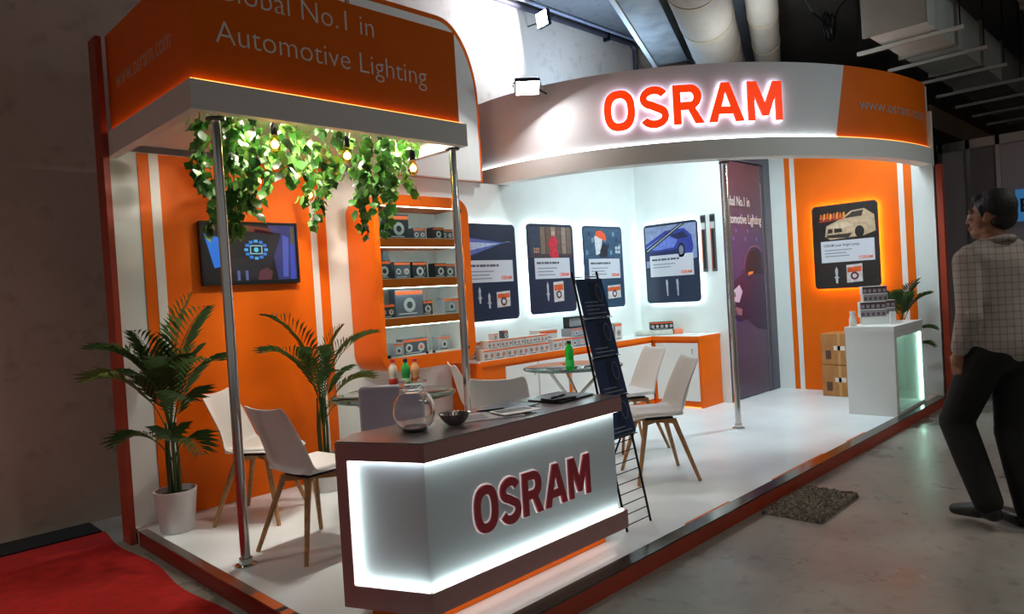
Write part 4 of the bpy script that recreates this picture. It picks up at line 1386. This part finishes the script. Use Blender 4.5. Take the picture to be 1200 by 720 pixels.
for i, (x, y, zb) in enumerate(STR):
    L = 2.475-zb
    t = thing('hanging_ivy', ('long trailing strand of green ivy reaching down to the television and display case' if L > .56 else 'medium strand of green ivy hanging among the bulbs under the canopy' if L > .38 else 'short tuft of green ivy close under the canopy ceiling'), 'vine', (x, y, 2.475), 0, 'ivy strands under the canopy')
    pts = []
    ph = random.uniform(0, 6)
    for k in range(9):
        f = k/8
        pts.append((.05*math.sin(ph+f*4)*f, .04*math.cos(ph*1.3+f*5)*f, -L*f))
    MB().tube(pts, .0025, 5).build('stem', M_stem, t)
    nl = int(L*82)+8
    for k in range(nl):
        f = (random.random()**1.15)*.97+.02
        j = min(int(f*8), 7)
        p = Vector(pts[j]).lerp(Vector(pts[j+1]), f*8-j)
        a = random.uniform(0, 2*PI)
        o = bpy.data.objects.new('leaf', LM[random.choice((0, 0, 0, 1, 2))] if y < 3.95 else LM[random.choice((0, 0, 1, 1, 2))])
        COL.objects.link(o)
        o.parent = t
        r_ = random.uniform(.0, .055)*(1.3-.6*f)
        sz = random.uniform(.042, .075)
        o.location = p+Vector((r_*math.cos(a), r_*math.sin(a), random.uniform(-.05, -.012)))
        o.rotation_euler = (R(random.uniform(-130, -50)), R(random.uniform(-35, 35)), a+PI/2+random.uniform(-.8, .8))
        o.scale = (sz, sz, sz)

# ================================================================== FILAMENT BULBS
for i, (x, y, z) in enumerate([(1.915, 3.70, 2.285), (2.377, 3.70, 2.265), (2.868, 3.70, 2.23), (2.24, 4.6, 2.24), (2.62, 4.6, 2.17), (3.06, 4.58, 2.16)]):
    t = thing('filament_bulb', ('amber filament bulb hanging in front of the ivy near the canopy lip' if y < 4 else 'amber filament bulb hanging low behind the ivy near the orange wall'), 'light bulb', (x, y, z-.065), 0, 'filament bulbs under the canopy')
    MB().lathe([(0, 0), (.012, .002), (.026, .018), (.032, .042), (.028, .068), (.018, .092), (.0135, .105), (.0125, .105), (.017, .091), (.027, .067), (.031, .042), (.025, .019), (.011, .0035), (0, .0015)], 20).build('glass', M_amber, t, smooth=True)
    f = MB()
    for q in range(4):
        a = 2*PI*q/4
        f.rod((.006*math.cos(a), .006*math.sin(a), .028), (.004*math.cos(a+.6), .004*math.sin(a+.6), .078), .0022, n=5)
    f.build('filament', M_bulb, t)
    MB().lathe([(0, .10), (.017, .10), (.019, .105), (.019, .155), (.012, .165), (0, .165)], 16).build('socket', M_black, t, smooth=True)
    MB().rod((0, 0, .16), (0, 0, 2.479-(z-.065)), .003, n=6).build('cord', M_black, t)
    l = bpy.data.lights.new('bulb_light', 'POINT')
    l.energy = 7
    l.color = (1, .68, .34)
    l.shadow_soft_size = .03
    lo = bpy.data.objects.new('bulb_light', l)
    COL.objects.link(lo)
    lo.parent = t
    lo.location = (0, 0, .05)

# ================================================================== DOOR MAT
random.seed(5)
mb = MB()
NX, NY = 84, 50
V = {}
for i in range(NX+1):
    for j in range(NY+1):
        e = min(i, NX-i, j, NY-j)
        V[i, j] = mb.bm.verts.new((.66*i/NX+random.uniform(-.004, .004), .36*j/NY+random.uniform(-.004, .004), .002 if e == 0 else .012+random.uniform(0, .022)))
for i in range(NX):
    for j in range(NY):
        mb.bm.faces.new((V[i, j], V[i+1, j], V[i+1, j+1], V[i, j+1]))
dm = mb.build('door_mat', mat('mat_pile', '8C8374', .95, noise='3E3830', nscale=60), None, (4.11, 1.685, G), R(1.0))
tag(dm, 'shaggy grey doormat on the concrete in front of the platform', 'doormat')

t = thing('cord', 'short red and white twisted cord on the concrete below the counter', 'cord', (2.17, 1.98, G+.008))
MB().tube([(.10*f+.02*math.sin(f*14), .03*math.cos(f*9), .004+.012*abs(math.sin(f*7))) for f in [k/24 for k in range(25)]], .006, 6).build('red_strand', mat('cord_red', 'A02A20', .5), t, smooth=True)
MB().tube([(.10*f+.02*math.sin(f*14+1.6), .03*math.cos(f*9+1.2), .010+.012*abs(math.sin(f*7+1))) for f in [k/24 for k in range(25)]], .0045, 6).build('white_strand', mat('cord_white', 'C8BEB6', .5), t, smooth=True)
# ================================================================== FLOODLIGHTS
def flood(label, loc, aim, w_, h_, power, col, bracket_to, face=M_flood, spread=180):
    t = thing('floodlight', label, 'floodlight', loc)
    q = Vector(aim).to_track_quat('-Y', 'Z')
    t.rotation_mode = 'QUATERNION'
    t.rotation_quaternion = q
    MB().box(-w_/2, w_/2, 0, .05, -h_/2, h_/2, .008, 2).build('housing', M_dark, t)
    MB().box(-w_/2+.012, w_/2-.012, -.003, 0, -h_/2+.012, h_/2-.012).build('lit_face', face, t)
    inv = q.inverted()
    b = inv @ (Vector(bracket_to)-Vector(loc))
    MB().tube([(-w_/2-.012, .025, 0), (-w_/2-.012, .085, 0), (w_/2+.012, .085, 0), (w_/2+.012, .025, 0)], .006, 6).build('yoke', M_dark, t)
    MB().rod((0, .085, 0), b, .008, n=8).build('arm', M_dark, t)
    l = bpy.data.lights.new('flood_light', 'AREA')
    l.energy = power
    l.color = col
    l.shape = 'RECTANGLE'
    l.size = w_; l.size_y = h_
    l.spread = R(spread)
    lo = bpy.data.objects.new('flood_light', l)
    COL.objects.link(lo)
    lo.parent = t
    lo.location = (0, -.008, 0)
    lo.rotation_euler = (-PI/2, 0, 0)   # the beam leaves through the lit face
    return t
flood('bright floodlight on the top edge of the curved header by the white tower', (4.76, 4.39, 3.21), (-.40, -.45, -.72), .23, .16, 15, (1, .95, .93), (5.03, 4.40, 3.2))
flood('bright floodlight high on the hall wall above the curved header', (6.12, 5.36, 4.45), (-1, .17, -.14), .20, .18, 70, (.66, .78, 1), (6.30, 5.75, 4.52))
for (tdeg, aim, pw) in ((40, (.25, .50, -.8), 18), (60, (.05, .10, -1), 24), (82, (.0, .05, -1), 4)):
    x, y = el(R(tdeg), 3.515-.34, 2.915-.34)
    ax, ay = el(R(tdeg), 3.515-.06, 2.915-.06)
    flood('floodlight on an arm behind the curved header, aimed into the booth', (x, y, 3.12), aim, .24, .16, pw*1.08, (.80, .96, 1), (ax, ay, 3.05), spread=150).__setitem__('group', 'floodlights behind the header')
flood('floodlight behind the booth back wall tilted up at the hall wall', (6.5, 4.80, 3.12), (.0, .15, 1), .24, .16, 55, (.34, .60, 1), (6.5, 5.0, 2.95), spread=150)
x, y = el(R(52), 3.515-.36, 2.915-.36)  # floodlight added out of sight to light the pipes from below
flood('added unseen floodlight behind the curved header lighting the ceiling pipes', (x, y, 3.10), (.05, .05, 1), .22, .14, 11, (.92, .96, 1), (x-.17, y-.22, 3.02))
# downlights added in the canopy ceiling to brighten the dim TV corner
for x, y in ((1.95, 3.92), (2.45, 3.98), (2.95, 3.92)):
    t = thing('downlight', 'added round downlight in the canopy ceiling brightening the TV corner', 'downlight', (x, y, 2.478), 0, 'added downlights in the canopy ceiling')
    MB().lathe([(.05, 0), (.062, 0), (.062, -.006), (.05, -.008)], 24, closed=True).build('bezel', M_alu, t)
    MB().lathe([(0, -.003), (.05, -.003), (.05, -.001), (0, -.001)], 20).build('lens', emi('fill_lens', 'FFE9D0', 8), t)
    l = bpy.data.lights.new('fill_beam', 'AREA')
    l.shape = 'DISK'
    l.size = .09
    l.energy = 19
    l.color = (1, .90, .78)
    lo = bpy.data.objects.new('fill_beam', l)
    COL.objects.link(lo)
    lo.parent = t
    lo.location = (0, 0, -.012)

# ================================================================== HALL OVERHEAD SERVICES
PD = Vector((.917, .398, 0))
PN = Vector((-.398, .917, 0))
M_pipe = mat('pipe_insulation', '86827A', .7, noise='7A766E', nscale=3, bump=.2)
M_band = mat('pipe_band', '8E8266', .6)
def pipe(label, c, r, z, n0, n1):
    t = thing('insulated_pipe', label, 'pipe', (c[0], c[1], z), math.atan2(PD.y, PD.x), 'insulated pipes under the hall ceiling')
    MB().rod((n0, 0, 0), (n1, 0, 0), r, n=32).build('insulation', M_pipe, t, smooth=True)
    x = n0+.35
    while x < n1:
        MB().rod((x, 0, 0), (x+.035, 0, 0), r+.006, n=32).build('band', M_band, t, smooth=True)
        x += .95
    for x in (n0+1.0, n1-1.5):
        MB().rod((x, 0, r), (x, 0, 4.76-z), .012, n=8).build('hanger', M_dark, t)
pipe('thick insulated pipe running under the hall ceiling over the curved header', (6.35, 3.48), .27, 4.02, -3.0, 4.95)
pipe('thinner insulated pipe beside the thick one under the hall ceiling', (6.85, 3.12), .15, 4.05, -3.0, 6.0)
t = thing('concrete_beam', 'rough concrete beam crossing the hall ceiling beside the insulated pipes', 'beam', (6.2, 4.08, 4.1), math.atan2(PD.y, PD.x))
MB().box(-3.5, 1.75, -.22, .15, 0, .66).build('beam_body', mat('beam_concrete', '6E6B64', .85, noise='55534E', nscale=4, bump=.4), t)
MB().box(-3.5, 1.75, .15, .20, -.02, .05).build('beam_edge', mat('beam_edge', 'A09C92', .8), t)
# galvanised duct, in sections with trapeze hangers
M_galv_lit = mat('galvanised_steel_lit', 'CCCCC4', .45, .15, noise='BCBCB4', nscale=2)  # near sections coloured lighter for the light on the duct end
M_galvd = mat('galvanised_steel_plain', '8E877E', .5, .15, noise='7E786E', nscale=2)
dt = thing('air_duct', 'rectangular galvanised air duct hanging right of the orange header end', 'duct', (7.35, 1.84, 3.62))
for k in range(7):
    MB().box(1.1*k, 1.1*k+1.07, 0, .50, 0, .46, .006, 1).build('duct_section', M_galv_lit if k < 3 else M_galvd, dt)
    MB().box(1.1*k+1.065, 1.1*k+1.105, -.025, .525, -.025, .485).build('flange', M_galvd, dt)
MB().box(-.03, .01, -.025, .525, -.025, .485).build('flange', M_galvd, dt)
for k in range(7):
    x = .42+.95*k
    mb = MB().box(x-.02, x+.02, -.22, .72, -.055, -.02)
    h = mb.build('hanger_rail', mat('hanger_pale', 'B8B4AC', .5, .3), dt)
    for y in (-.19, .69):
        MB().rod((x, y, -.05), (x, y, 4.76-3.62), .007, n=6).build('threaded_rod', M_dark, h)
d2 = thing('air_duct', 'darker branch duct above and behind the galvanised duct', 'duct', (7.75, .75, 3.95))
for k in range(5):
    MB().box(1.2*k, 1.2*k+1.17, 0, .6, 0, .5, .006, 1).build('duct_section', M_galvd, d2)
    MB().box(1.2*k+1.165, 1.2*k+1.205, -.02, .62, -.02, .52).build('flange', M_galvd, d2)
for x in (.5, 3.5):
    MB().rod((x, .3, .5), (x, .3, .81), .01, n=6).build('hanger', M_dark, d2)
# conduits along the wall head
t = thing('conduit', 'dark conduit running along the hall wall and dropping beside the concrete beam', 'conduit')
MB().tube([(2.2, 5.70, 4.70), (5.5, 5.70, 4.70), (8.35, 5.70, 4.72), (8.42, 5.69, 4.66), (8.42, 5.69, 4.40), (8.50, 5.69, 4.33), (12.0, 5.69, 4.34)], .035, 8).build('tube', mat('conduit_dark', '3C3438', .5), t, smooth=True)
for x in (4.0, 6.5, 7.8, 9.5):
    zz = 4.70 if x < 8.4 else 4.33
    MB().box(x-.02, x+.02, 5.66, 5.75, zz-.05, zz+.05).build('clip', M_dark, t)
t = thing('conduit', 'slim pale conduit running above the dark one along the hall wall', 'conduit')
MB().rod((2.2, 5.60, 4.735), (12, 5.60, 4.735), .02, n=8).build('tube', mat('conduit_pale', '8A8890', .5), t, smooth=True)
t = thing('cable', 'loose coil of black cable hanging from the ceiling behind the header', 'cable')
pts = []
for k in range(40):
    a = k*.42
    pts.append((8.6+.10*math.cos(a)+.004*k, 3.15+.02*math.sin(a*.3), 4.25+.16*math.sin(a)))
MB().tube([(8.1, 3.3, 4.74), (8.3, 3.2, 4.35)]+pts+[(8.8, 3.1, 4.45), (9.1, 3.0, 4.75)], .010, 6).build('coil', M_black, t, smooth=True)

t = thing('overhead_beam', 'brown boxed beam running away beyond the orange end of the header', 'beam', (9.3, 2.42, 2.98))
MB().box(0, 7.6, -.12, .12, 0, .26, .006, 1).build('beam_body', mat('beam_brown', '6A5240', .7, noise='5A4636', nscale=3), t)
for x in (1.5, 4.5):
    MB().rod((x, .10, .25), (x, .10, 1.78), .012, n=6).build('hanger', M_dark, t)
# ================================================================== NEIGHBOURING STAND (dark, to the right)
ns = thing('neighbour_stand', 'dim mauve panelled stand beyond the platform end', 'stand', (9.3, 0, G))
M_mauve = mat('mauve_panel', '948A8E', .7)
for k, (y0, y1) in enumerate(((1.98, 2.22), (1.70, 1.95), (1.30, 1.67), (.4, 1.27), (-.6, .37))):
    MB().box(0, .03, y0, y1, 0, 2.75).build('panel', M_mauve if k % 2 == 0 else mat('mauve_panel_dark', '6E6266', .7), ns)
    MB().box(-.02, .04, y1-.01, y1+.03, 0, 2.85).build('upright', M_alu, ns)
MB().box(-.02, .05, -.6, 2.26, 2.75, 2.85).build('top_rail', M_alu, ns)
MB().box(-.02, 4.0, 2.26, 2.32, 0, 2.6).build('side_panel', mat('stand_black', '171313', .7), ns)
sg = thing('blue_sign', 'blue sign with dark letters on the neighbouring stand', 'sign', (9.26, 1.53, 1.80), R90)
MB().box(0, .9, -.03, 0, 0, .34).build('sign_board', mat('sign_blue', '3E86C4', .5, emit='3E86C4', estr=.35), sg)
text('lettering', 'BS', .20, mat('sign_dark', '10182A', .5), sg, .03, -.031, .10, .001, .004)

# ================================================================== PERSON
def round_cone(mb, p, q, r0, r1, n=16, sx=1.0, axis=None):
    """capsule from p to q; sx flattens it along the given axis"""
    p, q = Vector(p), Vector(q)
    d = (q-p)
    L = d.length
    d.normalize()
    if axis is None:
        a = d.orthogonal().normalized()
    else:
        a = Vector(axis); a = (a-d*a.dot(d)).normalized()
    b = d.cross(a)
    bm = mb.bm
    rings = []
    prof = []
    for i in range(1, 5):
        t = PI/2*i/5
        prof.append((-r0*math.cos(t), r0*math.sin(t)))
    prof.append((0, r0)); prof.append((L, r1))
    for i in range(1, 5):
        t = PI/2*i/5
        prof.append((L+r1*math.sin(t), r1*math.cos(t)))
    rings.append([bm.verts.new(p-d*r0)])
    for z, r in prof:
        rings.append([bm.verts.new(p+d*z+a*(r*sx*math.cos(2*PI*k/n))+b*(r*math.sin(2*PI*k/n))) for k in range(n)])
    rings.append([bm.verts.new(q+d*r1)])
    for A, B in zip(rings[:-1], rings[1:]):
        for k in range(n):
            l = (k+1) % n
            if len(A) == 1:
                bm.faces.new((A[0], B[l], B[k]))
            elif len(B) == 1:
                bm.faces.new((A[k], A[l], B[0]))
            else:
                bm.faces.new((A[k], A[l], B[l], B[k]))
def blob(name, mb, m, parent, voxel=.008, it=6, fac=.5):
    o = mb.build(name, m, parent)
    md = o.modifiers.new('r', 'REMESH'); md.mode = 'VOXEL'; md.voxel_size = voxel
    md = o.modifiers.new('s', 'SMOOTH'); md.iterations = it; md.factor = fac
    apply_mods(o)
    for p in o.data.polygons:
        p.use_smooth = True
    if not o.data.materials:
        o.data.materials.append(m)
    return o
def shirt_mat():
    m = bpy.data.materials.new('checked_shirt')
    m.use_nodes = True
    nt = m.node_tree
    b = nt.nodes['Principled BSDF']
    b.inputs['Roughness'].default_value = .85
    tc = nt.nodes.new('ShaderNodeTexCoord')
    sp = nt.nodes.new('ShaderNodeSeparateXYZ')
    L = nt.links.new
    L(tc.outputs['Object'], sp.inputs[0])
    def lines(sock, sc, ph, th):
        mu = nt.nodes.new('ShaderNodeMath'); mu.operation = 'MULTIPLY_ADD'; mu.inputs[1].default_value = sc; mu.inputs[2].default_value = ph
        fr = nt.nodes.new('ShaderNodeMath'); fr.operation = 'FRACT'
        lt = nt.nodes.new('ShaderNodeMath'); lt.operation = 'LESS_THAN'; lt.inputs[1].default_value = th
        L(sock, mu.inputs[0]); L(mu.outputs[0], fr.inputs[0]); L(fr.outputs[0], lt.inputs[0])
        return lt.outputs[0]
    a = lines(sp.outputs[2], 26, .0, .16)
    ad = nt.nodes.new('ShaderNodeMath'); ad.operation = 'SUBTRACT'
    L(sp.outputs[0], ad.inputs[0]); L(sp.outputs[1], ad.inputs[1])
    c = lines(ad.outputs[0], 22, .1, .16)
    s2 = nt.nodes.new('ShaderNodeMath'); s2.operation = 'ADD'
    L(a, s2.inputs[0]); L(c, s2.inputs[1])
    s3 = nt.nodes.new('ShaderNodeMath'); s3.operation = 'MULTIPLY'; s3.inputs[1].default_value = .42
    L(s2.outputs[0], s3.inputs[0])
    mx = nt.nodes.new('ShaderNodeMix'); mx.data_type = 'RGBA'
    mx.inputs[6].default_value = srgb('988E88'); mx.inputs[7].default_value = srgb('5C4842')
    L(s3.outputs[0], mx.inputs[0]); L(mx.outputs[2], b.inputs['Base Color'])
    n = nt.nodes.new('ShaderNodeTexNoise'); n.inputs['Scale'].default_value = 9
    bp = nt.nodes.new('ShaderNodeBump'); bp.inputs['Strength'].default_value = .5; bp.inputs['Distance'].default_value = .02
    L(tc.outputs['Object'], n.inputs[0]); L(n.outputs['Fac'], bp.inputs['Height']); L(bp.outputs[0], b.inputs['Normal'])
    return m
def make_person():
    t = thing('person', 'person in a checked pale shirt and black trousers walking past the booth', 'person', (4.60, .865, G), -R(33))
    M_skin = mat('skin', '8A5C44', .55, noise='7E523C', nscale=10)
    M_hair = mat('hair_black', '0E0B0A', .6, bump=.5, nscale=60)
    M_trs = mat('trousers_black', '060607', .85)
    M_shoe = mat('shoe_black', '0B0B0C', .35)
    # local axes: +y forward, -x his left
    hipL, kneL, ankL, toeL = (-.095, 0, .97), (-.105, .205, .565), (-.105, .02, .155), (-.11, .18, .075)
    hipR, kneR, ankR, toeR = (.095, 0, .97), (.10, .04, .52), (.10, -.05, .10), (.105, .13, .035)
    shL, elL, wrL = (-.195, -.01, 1.475), (-.245, -.06, 1.19), (-.215, .05, .975)
    shR, elR, wrR = (.195, -.01, 1.475), (.25, -.05, 1.20), (.245, .03, .96)
    # head turned to his left
    hd = Matrix.Translation((0, .02, 1.70)) @ Matrix.Rotation(R(26), 4, 'Z') @ Matrix.Rotation(R(3), 4, 'X')
    H_ = lambda x, y, z: tuple(hd @ Vector((x, y, z)))
    mb = MB()
    # torso, neck, limbs
    round_cone(mb, (0, 0, 1.0), (0, 0, 1.25), .125, .125, 20, 1.25, (1, 0, 0))
    round_cone(mb, (0, 0, 1.25), (0, -.005, 1.44), .125, .115, 20, 1.4, (1, 0, 0))
    round_cone(mb, (-.14, -.01, 1.49), (.14, -.01, 1.49), .075, .075)
    round_cone(mb, (0, -.015, 1.48), (0, .01, 1.64), .062, .056)
    for s_, e_, w_ in ((shL, elL, wrL), (shR, elR, wrR)):
        round_cone(mb, s_, e_, .056, .043); round_cone(mb, e_, w_, .042, .029)
    for h_, k_, a_ in ((hipL, kneL, ankL), (hipR, kneR, ankR)):
        round_cone(mb, h_, k_, .085, .058); round_cone(mb, k_, a_, .055, .040)
    # head: skull, face, jaw, nose, brow, lips, ears
    mb.ball(H_(0, -.015, .045), .1, 24, (.84, 1.05, 1.0))
    mb.ball(H_(0, .025, -.005), .085, 20, (.82, .92, 1.12))
    mb.ball(H_(0, .048, -.078), .042, 16, (1.15, 1, .8))
    round_cone(mb, H_(-.05, -.005, -.06), H_(-.012, .07, -.088), .022, .018, 10)
    round_cone(mb, H_(.05, -.005, -.06), H_(.012, .07, -.088), .022, .018, 10)
    round_cone(mb, H_(0, .095, .030), H_(0, .110, -.016), .009, .0135, 10)
    mb.ball(H_(-.012, .105, -.024), .010, 10); mb.ball(H_(.012, .105, -.024), .010, 10)
    round_cone(mb, H_(-.045, .083, .042), H_(.045, .083, .042), .012, .012, 10)
    round_cone(mb, H_(-.020, .096, -.048), H_(.020, .096, -.048), .0075, .0075, 8)
    round_cone(mb, H_(-.018, .094, -.060), H_(.018, .094, -.060), .0085, .0085, 8)
    for s_ in (-1, 1):
        mb.ball(H_(.042*s_, .078, .0), .018, 10)
        mb.ball(H_(.084*s_, -.006, .002), .027, 12, (.3, .65, 1.1))
    # hands: palm, four fingers, thumb
    def hand(wr, d, side, nrm, curl):
        wr, d, side, nrm = Vector(wr), Vector(d).normalized(), Vector(side).normalized(), Vector(nrm).normalized()
        round_cone(mb, wr, wr+d*.055, .026, .030, 12, 1.3, side)
        for k, (o_, L_) in enumerate(((.030, .072), (.010, .080), (-.011, .075), (-.030, .058))):
            a = wr+d*.078+side*o_
            b_ = a+d*L_*.5+nrm*curl*.02
            c_ = b_+d*L_*.42+nrm*curl*.04
            round_cone(mb, wr+d*.05+side*o_*.8, a, .0105, .0095, 8); round_cone(mb, a, b_, .0095, .0088, 8); round_cone(mb, b_, c_, .0088, .0075, 8)
        a = wr+d*.025+side*.030
        b_ = a+d*.03+side*.026+nrm*.012
        round_cone(mb, a, b_, .0125, .0105, 8); round_cone(mb, b_, b_+d*.032+nrm*.014, .0105, .0085, 8)
    hand(wrL, (.10, .35, -1), (0, 1, .35), (1, 0, .1), .3)
    hand(wrR, (-.02, .12, -1), (0, 1, .1), (-1, 0, 0), .8)
    body = blob('body', mb, M_skin, t, .0065, 3, .4)
    # facial details
    mb = MB()
    for s_ in (-1, 1):
        mb.ball(H_(.034*s_, .088, .016), .0115, 12)
    mb.build('eyes', mat('eye_white', 'C8C0B8', .3), t, smooth=True)
    mb = MB()
    for s_ in (-1, 1):
        mb.ball(H_(.034*s_, .0955, .016), .0055, 10)
    mb.build('irises', mat('iris', '140C08', .2), t, smooth=True)
    mb = MB()
    for s_ in (-1, 1):
        round_cone(mb, H_(.016*s_, .098, .047), H_(.052*s_, .078, .047), .005, .004, 8)
    round_cone(mb, H_(-.020, .103, -.037), H_(.020, .103, -.037), .0045, .0045, 8)
    mb.build('brows_and_moustache', M_hair, t, smooth=True)
    # hair: cap over the skull, cropped above ears and nape
    mb = MB()
    mb.ball(H_(0, -.026, .062), .104, 24, (.88, 1.04, .98))
    mb.ball(H_(0, -.056, .012), .078, 20, (1.06, .80, 1.05))
    mb.ball(H_(0, .030, .110), .052, 16, (1.35, .95, .62))
    for s_ in (-1, 1):
        round_cone(mb, H_(.078*s_, .024, .055), H_(.080*s_, .012, .010), .014, .008, 8)
    blob('hair', mb, M_hair, t, .007, 3, .4)
    # shirt: torso, sleeves, collar, hem outside the trousers
    SH = shirt_mat()
    mb = MB()
    round_cone(mb, (0, -.008, 1.03), (0, 0, 1.25), .158, .142, 24, 1.25, (1, 0, 0))
    round_cone(mb, (0, 0, 1.25), (0, -.012, 1.43), .140, .128, 24, 1.42, (1, 0, 0))
    round_cone(mb, (-.155, -.012, 1.485), (.155, -.012, 1.485), .083, .083)
    round_cone(mb, (-.10, -.015, 1.53), (.10, -.015, 1.53), .060, .060)
    for s_, e_, w_ in ((shL, elL, wrL), (shR, elR, wrR)):
        s_, e_, w_ = Vector(s_), Vector(e_), Vector(w_)
        round_cone(mb, s_, e_, .070, .062)
        round_cone(mb, e_, e_.lerp(w_, .86), .064, .047)
        for q in (.2, .45, .7):
            c_ = e_.lerp(w_, q-.1)
            mb.ball(c_+Vector((0, -.012, 0)), .060-.010*q, 12, (1.02, 1.0, .35))
    o = blob('shirt', mb, SH, t, .009, 5, .5)
    mb = MB()
    bmv = []
    for k in range(20):
        a = 2*PI*k/20
        bmv.append((.082*math.cos(a), -.008+.076*math.sin(a), 1.555+.022*(-math.sin(a))+.012))
    mb.tube(bmv, .018, 8, True)
    blob('collar', mb, SH, t, .007, 2, .4)
    # trousers
    mb = MB()
    round_cone(mb, (-.055, -.012, .99), (.055, -.012, .99), .130, .130, 20)
    round_cone(mb, (0, -.005, 1.03), (0, 0, 1.05), .128, .126, 24, 1.25, (1, 0, 0))
    for h_, k_, a_ in ((hipL, kneL, ankL), (hipR, kneR, ankR)):
        h_, k_, a_ = Vector(h_), Vector(k_), Vector(a_)
        round_cone(mb, h_, k_, .115, .086)
        round_cone(mb, k_, k_.lerp(a_, .55), .090, .084)
        round_cone(mb, k_.lerp(a_, .5), a_+Vector((0, 0, .0)), .084, .074)
    round_cone(mb, Vector(hipL)+Vector((-.03, .03, .02)), Vector(hipL)+Vector((-.035, .07, -.14)), .085, .07)
    blob('trousers', mb, M_trs, t, .009, 5, .5)
    # shoes
    for a_, to in ((ankL, toeL), (ankR, toeR)):
        a_, to = Vector(a_), Vector(to)
        f = (to-a_); f.z = 0; f.normalize()
        slope = -.12 if a_ is not None and a_.z > .12 else 0
        mb = MB()
        heel = Vector((a_.x, a_.y-.035, a_.z-.062))
        tp = heel+f*.245+Vector((0, 0, slope*.3))
        round_cone(mb, heel, heel+f*.09, .040, .038, 14)
        round_cone(mb, heel+f*.09, tp, .046, .034, 14, 1.2, (1, 0, 0))
        round_cone(mb, heel+Vector((0, 0, .01)), a_+Vector((0, 0, .0)), .040, .040, 12)
        blob('shoe', mb, M_shoe, t, .007, 4, .5)
    return t
make_person()
